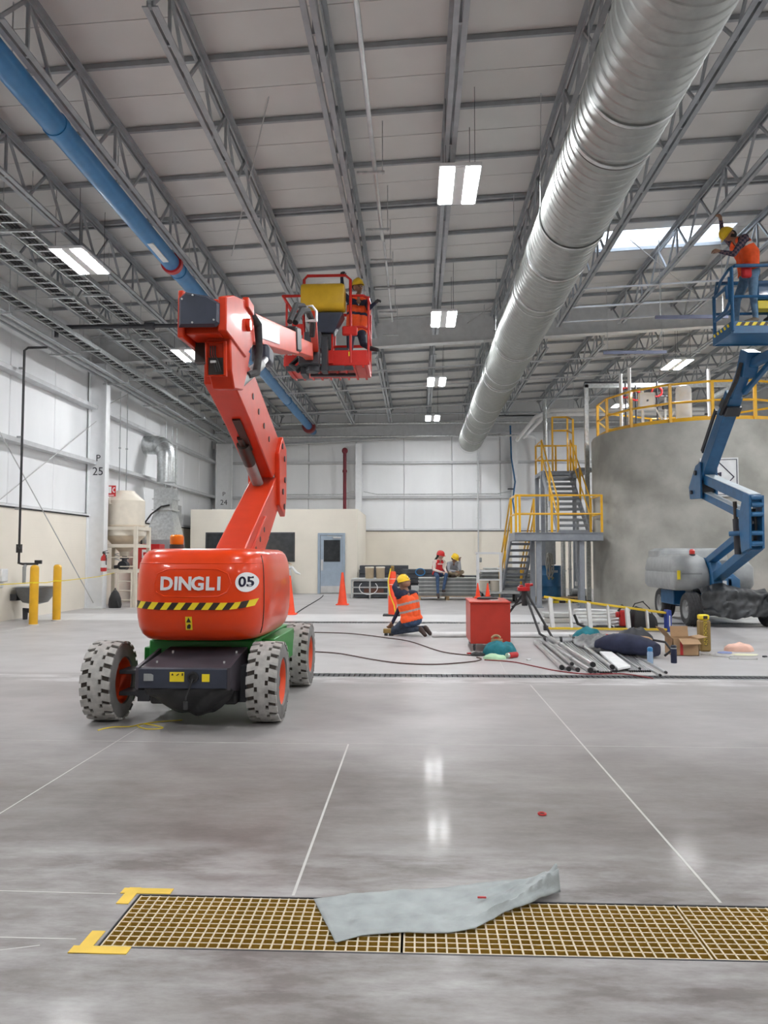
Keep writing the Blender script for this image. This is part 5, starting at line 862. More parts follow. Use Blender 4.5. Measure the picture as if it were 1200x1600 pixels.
# by the office: boxes, cones
t = thing('cardboard_box', 'open cardboard box on a wrapped load below the office window', 'box', (-4.95, 27.6, .9)); mk('body', MB().bx((-5.3, 27.3, .92), (-4.72, 27.9, 1.17)), CARD, t); mk('flap', MB().bar((-4.72, 27.6, 1.17), (-4.55, 27.6, 1.08), .5, .01), CARD, t)
t = thing('wrapped_load', 'white plastic-wrapped load standing before the office window', 'load', (-4.9, 27.5, 0)); mk('bundle', MB().loft([rring(-5.35, -4.55, 27.2, 28.0, z, .1) for z in (0, .3, .6)]+[rring(-5.3, -4.6, 27.25, 27.95, .91, .1)]), mat('stretch_wrap', (.62, .66, .70), .3, bump=.3, bscale=8), t); mk('loose_wrap', MB().tube([(-4.6, 27.3, .95), (-4.45, 27.25, .98), (-4.3, 27.2, .80), (-4.15, 27.2, .74)], [.05, .04, .05, .02], 8), PAPER, t)
def cone(x, y, h, lb, group=None, bandz=None, base=.18, z0=0):
    t = thing('traffic_cone', lb, 'traffic cone', (x, y, z0), group=group); r = h*.155
    mk('cone', MB().lathe([(r, z0+.02), (r*.92, z0+.06), (h*.035, z0+h*.98), (h*.03, z0+h), (0, z0+h)], (x, y, 0), 28), CONEO, t); mk('base', MB().loft([rring(x-base, x+base, y-base, y+base, z0, .05), rring(x-base, x+base, y-base, y+base, z0+.02, .05), rring(x-base*.9, x+base*.9, y-base*.9, y+base*.9, z0+.03, .05)]), CONEO, t)
    if bandz: 
        f = lambda z: r*.92+(h*.035-r*.92)*(z-.06)/(h*.98-.06)+.003; mk('white_collar', MB().lathe([(f(bandz[0]*h), z0+bandz[0]*h), (f(bandz[1]*h), z0+bandz[1]*h)], (x, y, 0), 28, cap=False), PAPER, t)
    return t
g = G(535, 945); cone(g.x, g.y, .92, 'tall orange cone standing alone before the office door'); g = G(452, 960); cone(g.x, g.y, .92, 'tall orange cone just right of the orange lift')
g = G(1173, 935); cone(8.70, 18.55, .70, 'white-collared orange cone, left one right of the blue lift', 'collared cones by the tank', (.68, .86)); cone(9.16, 18.5, .74, 'white-collared orange cone, right one at the tank foot', 'collared cones by the tank', (.66, .84)); cone(9.0, 19.05, .66, 'third collared cone hidden behind the pair at the tank', 'collared cones by the tank', (.68, .86))
t = thing('delineator_post', 'tall orange delineator post wound with yellow tape', 'post', (-.58, 18.0, 0)); mk('tube', MB().lathe([(.10, .02), (.10, .45), (.085, .47), (.085, .98), (.07, 1.03), (0, 1.03)], (-.58, 18.0, 0), 20), CONEO, t); mk('base', MB().bx((-.80, 17.8, 0), (-.40, 18.2, .035)), RUB, t, bev=.01); mk('top_handle', MB().bx((-.62, 17.97, 1.0), (-.54, 18.03, 1.16)), BRASS, t, bev=.015); mk('tape_tail', MB().tube([(-.62, 17.9, 1.1), (-.68, 17.88, .8), (-.64, 17.88, .5), (-.54, 17.86, .25), (-.50, 17.8, .05)], .014, 5), YELT, t)
for z in (.72, .85): mk('reflective_ring', MB().lathe([(.0862, z), (.0862, z+.01)], (-.58, 18, 0), 20, cap=False), PAPER, t)
# ================================================================== loads along the end wall
def sheets(lbl, c, sx, sy, z0, n, h, gap, mt, grp, jit=.03, nm='flat_panel', cat='panel'):
    for k in range(n):
        dx, dy = random.uniform(-jit, jit), random.uniform(-jit, jit); z = z0+k*(h+gap)
        o = single(nm, MB().bx((c[0]-sx/2+dx, c[1]-sy/2+dy, z), (c[0]+sx/2+dx, c[1]+sy/2+dy, z+h)), mt, lbl, cat, (c[0], c[1], z), grp, bev=.004)
LG = mat('light_grey_panel', (.46, .47, .46), .5, var=.08); MG = mat('mid_grey_panel', (.22, .23, .23), .5, var=.1); DG = mat('dark_flat_pack', (.05, .055, .065), .5, var=.15)
pallet('pallet', 'wooden pallet under the stack the two workers sit on', (.95, 24.75), 1.9, 1.0)
for k in range(5):
    z = .13+k*.115; single('flat_panel', MB().bx((.05, 24.3, z), (1.85, 25.2, z+.085)), MG, 'mid grey panel in the stack under the two seated workers', 'panel', (.95, 24.75, z), 'panels under the seated workers', bev=.004)
    if k: single('spacer_board', MB().bx((.03, 24.27, z-.03), (1.88, 25.23, z)), LG, 'thin pale board between panels under the seated workers', 'board', (.95, 24.7, z), 'spacer boards under the seated workers', bev=.003)
single('spacer_board', MB().bx((.03, 24.27, .675), (1.88, 25.23, .70)), LG, 'pale top board the two workers sit on', 'board', (.95, 24.7, .675), 'spacer boards under the seated workers', bev=.003)
rk = thing('steel_crate', 'low grey steel crate frame with loads, left of the delineator', 'crate', (-1.35, 25.8, 0))
X0, X1, Y0, Y1 = -2.15, -.35, 25.2, 26.4
for z in (.14, .34, .56): mk('rail', MB().bx((X0, Y0-.02, z), (X1, Y0+.02, z+.04)), LG, rk, ang=0)
for x in np.linspace(X0, X1, 4): mk('post', MB().bx((x-.025, Y0-.025, 0), (x+.025, Y0+.025, .6)).bx((x-.025, Y1-.025, 0), (x+.025, Y1+.025, .6)), LG, rk, ang=0)
mk('load', MB().bx((X0+.05, Y0+.05, .03), (X1-.05, Y1-.05, .54)), DG, rk, ang=0); mk('hose_loop', MB().tube([(-1.6+.3*math.cos(a), Y0-.04, .35+.22*math.sin(a)) for a in np.linspace(2.4, 7.0, 16)], .014, 5), PAPER, rk); mk('brown_carton', MB().bx((-1.75, Y0-.005, .16), (-1.1, Y0+.2, .32)), mat('brown_carton', (.12, .05, .035), .7), rk, ang=0)
single('lid_sheet', MB().bx((X0-.02, Y0-.05, .605), (X1+.1, Y1, .64)), LG, 'pale lid sheet on the steel crate, under two pails', 'sheet', (-1.3, 25.8, .605), bev=.01)
for i, x in enumerate((-1.58, -1.22)):
    t = thing('pail', ('left cream-lidded brown pail on the steel crate', 'right cream-lidded brown pail on the steel crate')[i], 'pail', (x, 25.45, .64)); mk('body', MB().lathe([(.125, .64), (.14, .66), (.145, .99), (.15, 1.0)], (x, 25.45, 0), 24), mat('pail_tan', (.50, .40, .27), .5), t); mk('lid', MB().lathe([(.155, .985), (.155, 1.02), (.13, 1.03), (0, 1.03)], (x, 25.45, 0), 24), CREAM, t)
sheets('dark flat pack behind the pails on the end-wall stack', (-1.2, 28.2), 1.75, 1.0, 0, 7, .14, .01, DG, 'dark flat packs left of centre')
sheets('dark flat pack behind the kneeling worker', (.0, 27.1), 1.1, 1.0, .13, 5, .15, .01, DG, 'dark flat packs behind the worker'); pallet('pallet', 'wooden pallet under the flat packs behind the kneeling worker', (.0, 27.1), 1.25, 1.15)
sheets('white carton among the flat packs behind the kneeling worker', (.25, 26.2), .9, .3, 0, 2, .18, .02, PAPER, 'white cartons behind the worker', nm='carton', cat='carton')
single('blue_strap_coil', MB().tube([(.1+.16*math.cos(a), 26.54, .83+.12*math.sin(a)) for a in np.linspace(0, 15, 50)], .018, 6), BLUEP, 'blue strap coil on the flat packs behind the kneeling worker', 'strap', (.1, 26.2, .7))
sheets('grey sheet in the right-hand stack behind the white cart', (3.0, 26.5), 1.7, 1.0, 0, 8, .1, .015, MG, 'grey sheets behind the cart', jit=.06)
sheets('pale sheet atop the right-hand stack behind the cart', (2.9, 26.5), 1.2, .9, .925, 1, .05, .01, LG, 'grey sheets behind the cart top')
sheets('dark flat pack right of the seated workers', (2.1, 27.6), 1.2, .9, 0, 5, .13, .01, DG, 'dark flat packs right of the workers')
t = thing('bucket', 'white bucket with black lid on a low dolly right of the seated workers', 'bucket', (1.25, 25.4, .0)); mk('body', MB().lathe([(.14, .12), (.16, .5), (.165, .5)], (1.62+.6, 25.0, 0), 24), PAPER, t); mk('lid', MB().lathe([(.17, .5), (.17, .58), (0, .6)], (2.22, 25.0, 0), 24), BLACK, t); mk('dolly', MB().bx((2.0, 24.8, .05), (2.45, 25.2, .1)).cyl((2.05, 24.85, .05), (2.05, 24.9, .05), .05, n=10).cyl((2.4, 24.85, .05), (2.4, 24.9, .05), .05, n=10), DARK, t)
t = thing('platform_cart', 'white platform cart with tall push frame and step, behind the red cart', 'cart', (2.3, 23.0, 0))
mk('deck', MB().bx((1.95, 22.8, .27), (3.0, 23.9, .33)), LG, t, bev=.01)
for x, y in ((1.8, 22.9), (2.45, 22.86), (1.83, 23.6), (2.55, 23.6)): mk('upright', MB().bx((x-.03, y-.03, .3 if x > 1.9 else .1), (x+.03, y+.03, 1.46)), WHITE, t, ang=0)
mk('top_bar', MB().bx((1.77, 22.87, 1.44), (2.30, 22.93, 1.5)).bx((2.3, 23.57, 1.44), (2.58, 23.63, 1.5)).bx((1.77, 22.87, 1.44), (1.83, 23.6, 1.5)).bx((2.42, 22.87, 1.0), (2.48, 23.6, 1.04)), WHITE, t, ang=0); mk('step', MB().bx((1.8, 22.87, .92), (2.48, 23.6, .96)), WHITE, t, ang=0); mk('cross_bar', MB().bx((1.8, 22.88, .66), (2.45, 22.92, .70)), WHITE, t, ang=0); mk('hook', MB().box((1.87, 22.85, 1.27), (.07, .05, .14)), GREYC, t, bev=.02)
for x, y in ((1.78, 22.75), (2.9, 22.85), (2.95, 23.8), (2.0, 23.85)): mk('wheel', MB().cyl((x-.025, y, .135), (x+.025, y, .135), .13, n=20), RUB, t)
for i, x in enumerate((2.0, 2.32)):
    t = thing('pail', ('left cream pail on the cart deck behind the small cones', 'right cream pail on the cart deck behind the small cones')[i], 'pail', (x, 23.25, .335)); mk('body', MB().lathe([(.12, .335), (.14, .36), (.145, .64)], (x, 23.25, 0), 24), CREAM, t); mk('lid', MB().lathe([(.15, .63), (.15, .665), (0, .67)], (x, 23.25, 0), 24), TAN, t)
# ================================================================== people
def capsule(mb, a, b, ra, rb, n=14):
    a, b = V(a), V(b); d = b-a; Ln = max(d.length, 1e-4); d.normalize(); x = d.orthogonal().normalized(); y = d.cross(x); rings = []
    prof = [(-ra*math.cos(t), ra*math.sin(t)) for t in np.linspace(.05, math.pi/2, 5)]+[(Ln+rb*math.sin(t), rb*math.cos(t)) for t in np.linspace(0, math.pi/2-.05, 5)]
    for s_, r in prof: rings.append([a+d*s_+(x*math.cos(u)+y*math.sin(u))*r for u in np.linspace(0, 2*math.pi, n+1)[:-1]])
    mb.loft(rings)
def hand(P, w_, d, pn, grip=.5, s=1.0, side=1):
    """palm plus five bent fingers: w_ wrist, d hand direction, pn palm normal (fingers bend towards it)"""
    w_, d, pn = V(w_), V(d).normalized(), V(pn); pn = (pn-d*pn.dot(d)).normalized(); l = d.cross(pn)*side; k = w_+d*.085*s
    for o in (-.026, 0, .026): P.append((w_+d*.02*s+l*o*.7*s, k+l*o*s, .02*s, .017*s, 'hand'))
    for i, (o, Lf) in enumerate(((-.032, .062), (-.011, .075), (.011, .07), (.032, .055))):
        a = k+l*o*s; ang = .25+grip*1.2; d1 = d*math.cos(ang*.6)+pn*math.sin(ang*.6); d2 = d*math.cos(ang*1.6)+pn*math.sin(ang*1.6); b = a+d1*Lf*.55*s; c = b+d2*Lf*.55*s
        P.append((a, b, .0115*s, .0105*s, 'hand')); P.append((b, c, .0105*s, .009*s, 'hand'))
    a = w_+d*.03*s-l*.03*s; b = a+(d*.6-l*.7+pn*.25).normalized()*.045*s; c = b+(d*.9+pn*.5).normalized()*.035*s
    P.append((a, b, .014*s, .0125*s, 'hand')); P.append((b, c, .012*s, .0105*s, 'hand'))
def person(name, label, J, mats, hat=None, vest=None, vtop=1.02, hs=.88, hf=None, grip=(.6, .6), hair=None, hatup=(0, 0, 1), hdir=None, vbands=((.22, .30), (.52, .60)), vlow=-.12, bandmat=None):
    j = {k: V(v) for k, v in J.items()}; P = []
    A = lambda a, b, ra, rb, t: P.append((V(a), V(b), ra, rb, t))
    f = V(hf or (0, -1, 0)).normalized(); up = (j['head']-j['neck']).normalized(); axis = (j['neck']-j['pelvis']).normalized()
    lat = (j['lsh']-j['rsh']).normalized(); fr = axis.cross(lat)*1.0; fr.normalize()
    hw = (j['lhip']-j['rhip']); 
    A(j['lhip'], j['rhip'], .115, .115, 'hips'); mid = j['chest']
    for s_, sh, hp in ((1, 'lsh', 'lhip'), (-1, 'rsh', 'rhip')):
        A(j[hp]*.8+j['pelvis']*.2+axis*.05, mid+lat*.085*s_, .105, .125, 'torso'); A(mid+lat*.085*s_, j[sh]*.72+j['neck']*.28-axis*.045, .125, .085, 'torso'); A(j['neck']-axis*.02, j[sh], .055, .068, 'torso')
    A(j['pelvis']+axis*.08, mid, .125, .13, 'torso'); A(j['neck']-axis*.06, j['neck']+up*.06, .058, .052, 'neck')
    for s_ in 'lr':
        A(j[s_+'sh'], j[s_+'el'], .062, .045, 'arm'); A(j[s_+'el'], j[s_+'wr'], .045, .03, 'fore')
        A(j[s_+'hip'], j[s_+'kn'], .092, .062, 'thigh'); A(j[s_+'kn'], j[s_+'an'], .062, .042, 'shin')
        an, to = j[s_+'an'], j[s_+'to']; A(an, an*.75+to*.25-(V((0, 0, 0))), .046, .048, 'boot'); A(an*.8+to*.2, to, .045, .036, 'boot')
        d = hdir[s_] if hdir and s_ in hdir else (j[s_+'wr']-j[s_+'el']); pn = V((0, 0, -1)) if abs(V(d).normalized().z) < .7 else f
        hand(P, j[s_+'wr'], d, pn, grip[0 if s_ == 'l' else 1], 1.0, 1 if s_ == 'l' else -1)
    h = j['head']; A(h+up*.025-f*.012, h+up*.03-f*.012, .092, .092, 'head'); A(h+f*.02+up*.02, h+f*.045-up*.075, .078, .045, 'head')
    A(h+f*.095+up*.015, h+f*.112-up*.018, .012, .016, 'head'); A(h+f*.09-up*.052, h+f*.092-up*.054, .02, .02, 'head'); hl = up.cross(f).normalized()
    for s_ in (-1, 1): A(h+hl*.088*s_+up*.015, h+hl*.09*s_-up*.02, .018, .014, 'head')
    mb = MB()
    for a, b, ra, rb, t in P: capsule(mb, a, b, ra, rb)
    off = j['pelvis'].copy(); off.z = min(v[2] for v in mb.v)
    me = bpy.data.meshes.new('tmp'); me.from_pydata([tuple(V(p)-off) for p in mb.v], [], mb.f); o = bpy.data.objects.new('tmp', me); COL.objects.link(o)
    r = o.modifiers.new('r', 'REMESH'); r.mode = 'VOXEL'; r.voxel_size = .0095; sm = o.modifiers.new('s', 'SMOOTH'); sm.iterations = 3; sm.factor = .5
    dg = bpy.context.evaluated_depsgraph_get(); dg.update(); bm = bpy.data.meshes.new_from_object(o.evaluated_get(dg)); bpy.data.objects.remove(o); bm.name = name
    n = len(bm.polygons); C = np.empty(n*3); bm.polygons.foreach_get('center', C); C = C.reshape(-1, 3)+np.array(off); NR = np.empty(n*3); bm.polygons.foreach_get('normal', NR)
    best = np.full(n, 1e9); lab = np.zeros(n, int); tags = ['head', 'neck', 'torso', 'hips', 'arm', 'fore', 'hand', 'thigh', 'shin', 'boot']
    for a, b, ra, rb, t in P:
        a_, d = np.array(a), np.array(b-a); t_ = np.clip(((C-a_)@d)/max(1e-9, d@d), 0, 1); dist = np.linalg.norm(C-a_-t_[:, None]*d, axis=1)-(ra+(rb-ra)*t_); mk_ = dist < best; best[mk_] = dist[mk_]; lab[mk_] = tags.index(t)
    bm.materials.clear()
    for t in tags: bm.materials.append(mats.get(t, mats['torso'] if t in ('arm', 'fore') else SKIN))
    bm.polygons.foreach_set('material_index', lab.astype(np.int32)); bm.polygons.foreach_set('use_smooth', [True]*n)
    O = bpy.data.objects.new(name, bm); O.location = off; link(O, None, off); tag(O, label, 'person')
    if vest:
        ax = np.array(axis); L_ = (j['neck']-j['pelvis']).length; tt = ((C-np.array(j['pelvis']))@ax)/L_
        sel = ((lab == 2) | ((lab == 3) & (tt > vlow))) & (tt > vlow) & (tt < vtop) & (np.linalg.norm(C-np.array(j['lsh']), axis=1) > .088) & (np.linalg.norm(C-np.array(j['rsh']), axis=1) > .088)
        idx = [i for i in range(n) if sel[i]]; used = {}; vs = []; fs = []; mi = []
        for i in idx:
            q = []
            for v in bm.polygons[i].vertices:
                if v not in used: used[v] = len(vs); vs.append(tuple(bm.vertices[v].co+bm.vertices[v].normal*.016+off))
                q.append(used[v])
            fs.append(tuple(q)); mi.append(1 if any(a <= tt[i] <= b for a, b in vbands) else 0)
        q = MB(); q.v = vs; q.f = fs; q.mi = mi; vo = mk('vest', q, [vest, bandmat or BAND], O, ang=80); vo.modifiers.new('thick', 'SOLIDIFY').thickness = .008
    hu = V(hatup).normalized(); hu = (up*.8+hu*.2).normalized(); hx = hu.cross(f).normalized(); hy = hx.cross(hu)*-1; Rm = Matrix((hx, f-hu*f.dot(hu), hu)).transposed(); Rm = Matrix((hx.normalized(), (f-hu*f.dot(hu)).normalized(), hu)).transposed()
    if hat:
        c = h+up*.055; prof = [(.128, -.012), (.13, 0), (.125, .04), (.108, .085), (.075, .118), (.035, .132), (0, .135)]
        hh = MB(); hh.lathe([(r_*.98, z) for r_, z in prof], c, 28, Rm@Matrix.Diagonal((.93*hs, 1.12*hs, hs)), cap=False); ho = mk('hard_hat', hh, hat, O)
        br = MB(); br.lathe([(.126, -.012), (.146, -.018), (.146, -.012), (.126, 0)], c, 28, Rm@Matrix.Diagonal((.93*hs, 1.12*hs, hs)), cap=False); mk('brim', br, hat, ho)
        pv = MB(); pts = [c+Rm@V((.125*math.sin(t), .12*math.cos(t)+.02, -.012))*hs for t in np.linspace(-1.1, 1.1, 9)]; pt2 = [c+Rm@V((.12*math.sin(t), .12*math.cos(t)+.02+.055*math.cos(t*1.3), -.024))*hs for t in np.linspace(-1.1, 1.1, 9)]
        pv.add(pts+pt2, [(i, i+1, i+10, i+9) for i in range(8)]); po = mk('visor', pv, hat, ho); po.modifiers.new('thick', 'SOLIDIFY').thickness = .006
        mk('ridge', MB().tube([c+Rm@V((0, 1.1*r_*s_, z+.003))*hs for r_, z, s_ in [(r, z, -1) for r, z in prof[1:]]+[(r, z, 1) for r, z in prof[::-1][1:-1]]], .011, 6), hat, ho)
    for s_ in (-1, 1): mk('eye', MB().ell(h+f*.088+hl*.032*s_+up*.022, (.011, .011, .008), 8), HAIR, O)
    mk('mouth', MB().tube([h+f*.098+hl*.022-up*.05, h+f*.107-up*.052, h+f*.098-hl*.022-up*.05], .004, 5), mat('lips', (.22, .08, .07), .6), O)
    mk('hair', MB().ell(h+up*.02-f*.03, (.096, .096, .088), 16, a=.9), hair or HAIR, O)
    return O
J = dict(pelvis=(-.10, 13.5, .32), chest=(-.16, 13.52, .57), neck=(-.20, 13.52, .77), head=(-.235, 13.54, .895), lsh=(-.335, 13.37, .73), rsh=(-.05, 13.67, .72), lel=(-.40, 13.40, .85), lwr=(-.36, 13.56, .95), rel=(-.30, 13.82, .50), rwr=(-.44, 13.66, .22),
         lhip=(-.17, 13.43, .28), rhip=(-.03, 13.57, .28), lkn=(-.42, 13.56, .07), rkn=(-.30, 13.86, .07), lan=(.05, 13.40, .13), ran=(.14, 13.62, .13), lto=(.13, 13.34, .036), rto=(.22, 13.56, .036))
person('person', 'kneeling person in orange vest and yellow hard hat, back turned, holding a tool', J, dict(torso=NAVYC, hips=DEN, thigh=mat('dark_jeans', (.03, .045, .075), .85, var=.25, scale=14), shin=mat('dark_jeans', (0, 0, 0)), boot=BOOT, head=SKIN, neck=SKIN, hand=SKIN, arm=NAVYC, fore=NAVYC), HATY, VEST, vtop=.86, hair=SKIN, bandmat=mat('worn_band', (.34, .28, .27), .5), hf=(-.75, .66, -.15), hdir={'l': (.25, .3, .8), 'r': (-.5, -.2, -.8)})
tl = thing('power_tool', 'small yellow and black power tool on the floor by the kneeling person', 'tool', (-.5, 13.5, 0)); mk('body', MB().bx((-.60, 13.52, .04), (-.46, 13.62, .12)), BRASS, tl, bev=.015); mk('foot', MB().bx((-.58, 13.52, 0), (-.52, 13.62, .04)), BLACK, tl, bev=.005); mk('foot', MB().bx((-.50, 13.5, 0), (-.42, 13.62, .04)), BLACK, tl, bev=.005); mk('handle', MB().tube([(-.47, 13.57, .10), (-.42, 13.6, .15), (-.38, 13.6, .10), (-.40, 13.58, .02)], .016, 8), BLACK, tl)
J = dict(pelvis=(.68, 24.55, .83), chest=(.68, 24.55, 1.02), neck=(.70, 24.52, 1.25), head=(.73, 24.49, 1.38), lsh=(.84, 24.58, 1.20), rsh=(.54, 24.44, 1.20), lel=(.86, 24.42, .98), lwr=(.90, 24.22, .90), rel=(.52, 24.34, .95), rwr=(.76, 24.16, .88),
         lhip=(.76, 24.55, .825), rhip=(.60, 24.5, .825), lkn=(.90, 24.10, .80), rkn=(.63, 24.06, .74), lan=(.80, 24.08, .30), ran=(.64, 24.0, .20), lto=(.84, 23.96, .30), rto=(.65, 23.84, .11))
red = person('person', 'seated person in red vest, red hard hat and jeans on the panel stack', J, dict(torso=WSLV, hips=DEN, thigh=DEN, shin=DEN, boot=BOOT, head=SKIN2, neck=SKIN2, hand=SKIN2), HATR, VESTR, hf=(.93, -.35, 0), vbands=(), vlow=-.1)
mk('ponytail', MB().tube([(.64, 24.52, 1.36), (.58, 24.52, 1.26), (.52, 24.5, 1.16)], [.035, .04, .02], 8), HAIR, red); mk('chest_print', MB().bx((.60, 24.385, 1.11), (.80, 24.392, 1.15)), mat('print_pale', (.75, .45, .45), .6), red, ang=0)
J = dict(pelvis=(1.12, 24.75, .81), chest=(1.12, 24.68, 1.02), neck=(1.15, 24.57, 1.20), head=(1.19, 24.49, 1.30), lsh=(1.30, 24.62, 1.14), rsh=(1.00, 24.54, 1.14), lel=(1.34, 24.28, .96), lwr=(1.33, 24.30, 1.22), rel=(.99, 24.36, .92), rwr=(1.20, 24.24, .90),
         lhip=(1.20, 24.76, .80), rhip=(1.04, 24.72, .80), lkn=(1.42, 24.42, .88), rkn=(1.04, 24.33, .86), lan=(1.18, 24.38, .77), ran=(1.34, 24.46, .765), lto=(1.08, 24.34, .745), rto=(1.46, 24.50, .745))
person('person', 'seated person in grey sweatshirt and yellow hard hat, hand raised to the head', J, dict(torso=GREYS, hips=KHAKI, thigh=KHAKI, shin=KHAKI, boot=BOOT, head=SKIN, neck=SKIN, hand=SKIN), HATY, None, hf=(.75, -.6, -.25), hdir={'l': (0, .1, 1)})
J = dict(pelvis=(-1.15, 14.25, 5.66), chest=(-1.10, 14.25, 5.95), neck=(-1.09, 14.22, 6.26), head=(-1.105, 14.18, 6.44), lsh=(-.91, 14.25, 6.20), rsh=(-1.27, 14.22, 6.21), lel=(-.90, 14.05, 5.99), lwr=(-.76, 13.92, 6.06), rel=(-1.38, 14.05, 6.30), rwr=(-1.38, 13.86, 6.52),
         lhip=(-1.06, 14.25, 5.64), rhip=(-1.24, 14.25, 5.64), lkn=(-1.00, 14.08, 5.34), rkn=(-1.25, 14.15, 5.28), lan=(-.88, 13.95, 5.22), ran=(-1.26, 14.2, 4.95), lto=(-.72, 13.86, 5.16), rto=(-1.20, 14.0, 4.92))
person('person', 'person in orange vest and yellow hard hat leaning out of the orange basket', J, dict(torso=NAVYC, hips=DEN, thigh=mat('dark_jeans', (0, 0, 0)), shin=mat('dark_jeans', (0, 0, 0)), boot=BLACK, head=SKIN, neck=SKIN, hand=BLACK, arm=NAVYC, fore=NAVYC), HATY, VEST, hf=(.6, -.75, -.25), hdir={'r': (.1, -.3, .5)}, bandmat=NAVYC, vbands=((.42, .50), (.72, .92)), grip=(.7, .9))
J = dict(pelvis=(5.42, 12.5, 6.00), chest=(5.38, 12.48, 6.27), neck=(5.22, 12.47, 6.53), head=(5.10, 12.47, 6.60), lsh=(5.26, 12.30, 6.49), rsh=(5.24, 12.66, 6.50), lel=(5.08, 12.28, 6.22), lwr=(4.88, 12.32, 6.28), rel=(5.04, 12.62, 6.70), rwr=(5.0, 12.56, 6.88),
         lhip=(5.42, 12.40, 5.97), rhip=(5.40, 12.60, 5.97), lkn=(5.40, 12.36, 5.58), rkn=(5.25, 12.62, 5.58), lan=(5.44, 12.38, 5.18), ran=(5.22, 12.62, 5.18), lto=(5.27, 12.36, 5.135), rto=(5.06, 12.62, 5.135))
person('person', 'person in plaid shirt, orange vest and jeans reaching up in the blue basket', J, dict(torso=PLAID, hips=DEN2, thigh=DEN2, shin=DEN2, boot=mat('dusty_boot', (.20, .16, .12), .8), head=SKIN, neck=SKIN, hand=SKIN, arm=PLAID, fore=PLAID), HATY, VEST, hf=(-.95, -.1, .05), hdir={'r': (-.2, 0, 1), 'l': (-.9, 0, .3)}, vbands=((.70, .78),), vlow=.0)
single('tool_pouch', MB().bx((5.20, 12.26, 5.84), (5.36, 12.36, 6.08)), VESTR, 'red tool pouch hanging at the waist of the person in the blue basket', 'pouch', (5.28, 12.3, 5.84), bev=.04)
# ================================================================== floor clutter by the first drain
t = thing('tool_cart', 'red steel tool cart standing on small black casters', 'cart', (1.07, 11.9, 0))
x0, x1, y0, y1 = .775, 1.36, 11.38, 12.4; mk('cabinet', MB().bx((x0, y0, .11), (x1, y1, .70)), REDC, t, bev=.008); mk('lid', MB().bx((x0-.012, y0-.02, .70), (x1+.012, y1+.02, .725)), REDC, t, bev=.006)
for x in (x0+.06, x1-.06):
    for y in (y0+.06, y1-.06): c_ = mk('caster', MB().tube([(x+.012*0, y+.055*math.cos(a), .052+.036*math.sin(a)) for a in np.linspace(0, 2*math.pi, 17)[:-1]], .016, 6, True), RUB, t); mk('fork', MB().bx((x-.025, y-.03, .08), (x+.025, y+.03, .11)), GREYC, c_)
for i, x in enumerate((.955, 1.11)): cone(x, 12.25, .24, ('left small orange cone on the red tool cart', 'right small orange cone on the red tool cart')[i], 'small cones on the red cart', None, .055, .726)
single('black_cloth', MB().loft([[(1.08+a*math.cos(u)*(1+.15*math.sin(3*u)), 11.95+a*.55*math.sin(u), z) for u in np.linspace(0, 2*math.pi, 21)[:-1]] for z, a in ((.726, .15), (.745, .155), (.76, .13), (.767, .06))]), BLACK, 'black glove heap lying on the red tool cart', 'gloves', (1.08, 11.95, .726))
single('paper_slip', MB().box((1.16, 11.75, .7285), (.14, .08, .004), .3), PAPER, 'white paper slip on the front corner of the red tool cart', 'paper', (1.16, 11.75, .726), ang=0)
def heap(name, lbl, cat, c, rx, ry, h, mt, seed, rz=0, fold=9, z0=0):
    n, k = 40, 12; rings = []; R_ = Matrix.Rotation(rz, 3, 'Z')
    for i in range(k+1):
        q = i/k; ring = []
        for u in np.linspace(0, 2*math.pi, n+1)[:-1]:
            w_ = 1+.20*noise.noise(V((math.cos(u)*1.6, math.sin(u)*1.6, seed)))+.07*noise.noise(V((math.cos(u)*fold*.5, math.sin(u)*fold*.5, seed+q*2)))
            r = math.cos(q*math.pi/2)**.7*w_; p = R_@V((rx*r*math.cos(u), ry*r*math.sin(u), 0))
            z = h*(math.sin(q*math.pi/2)**.8)*(1+.30*noise.noise(V((p.x*fold, p.y*fold, seed))))*(1 if q > 0 else 0)+.12*h*q*abs(noise.noise(V((p.x*fold*2, p.y*fold*2, seed+5))))
            ring.append((c[0]+p.x, c[1]+p.y, z0+max(0, z)))
        rings.append(ring)
    return single(name, MB().loft(rings), mt, lbl, cat, (c[0], c[1], z0), ang=60)
heap('teal_bag', 'teal cloth bag slumped at the foot of the red tool cart', 'bag', (1.17, 11.03), .25, .20, .17, TEAL, 2.2, .4)
heap('green_rag', 'pale green rag in front of the teal bag', 'rag', (1.05, 10.58), .16, .13, .06, MINT, 5.5, 0, 16)
t = thing('red_can', 'small red and silver can lying beside the green rag', 'can', (1.5, 10.85, 0)); mk('can', MB().cyl((1.24, 10.62, .04), (1.36, 10.72, .04), .04, n=16), REDP, t); mk('can_end', MB().cyl((1.215, 10.60, .04), (1.24, 10.62, .04), .036, n=16), CHROME, t)
heap('black_glove', 'black glove lying left of the teal bag', 'glove', (.84, 10.9), .11, .08, .05, BLACK, 8.1, .3, 18)
single('brass_roll', MB().tube([(1.13+.06*math.cos(a), 11.2, .20+.05*math.sin(a)) for a in np.linspace(.3, 2.9, 10)], .02, 6).bx((1.06, 11.16, .14), (1.22, 11.24, .20)), WOOD, 'small brown tool resting on the teal bag', 'tool', (1.14, 11.2, .14))
t = thing('tripod_vise', 'red chain vise on a black tripod right of the red cart', 'vise', (2.0, 13.1, 0)); HD = V((1.80, 13.2, .93))
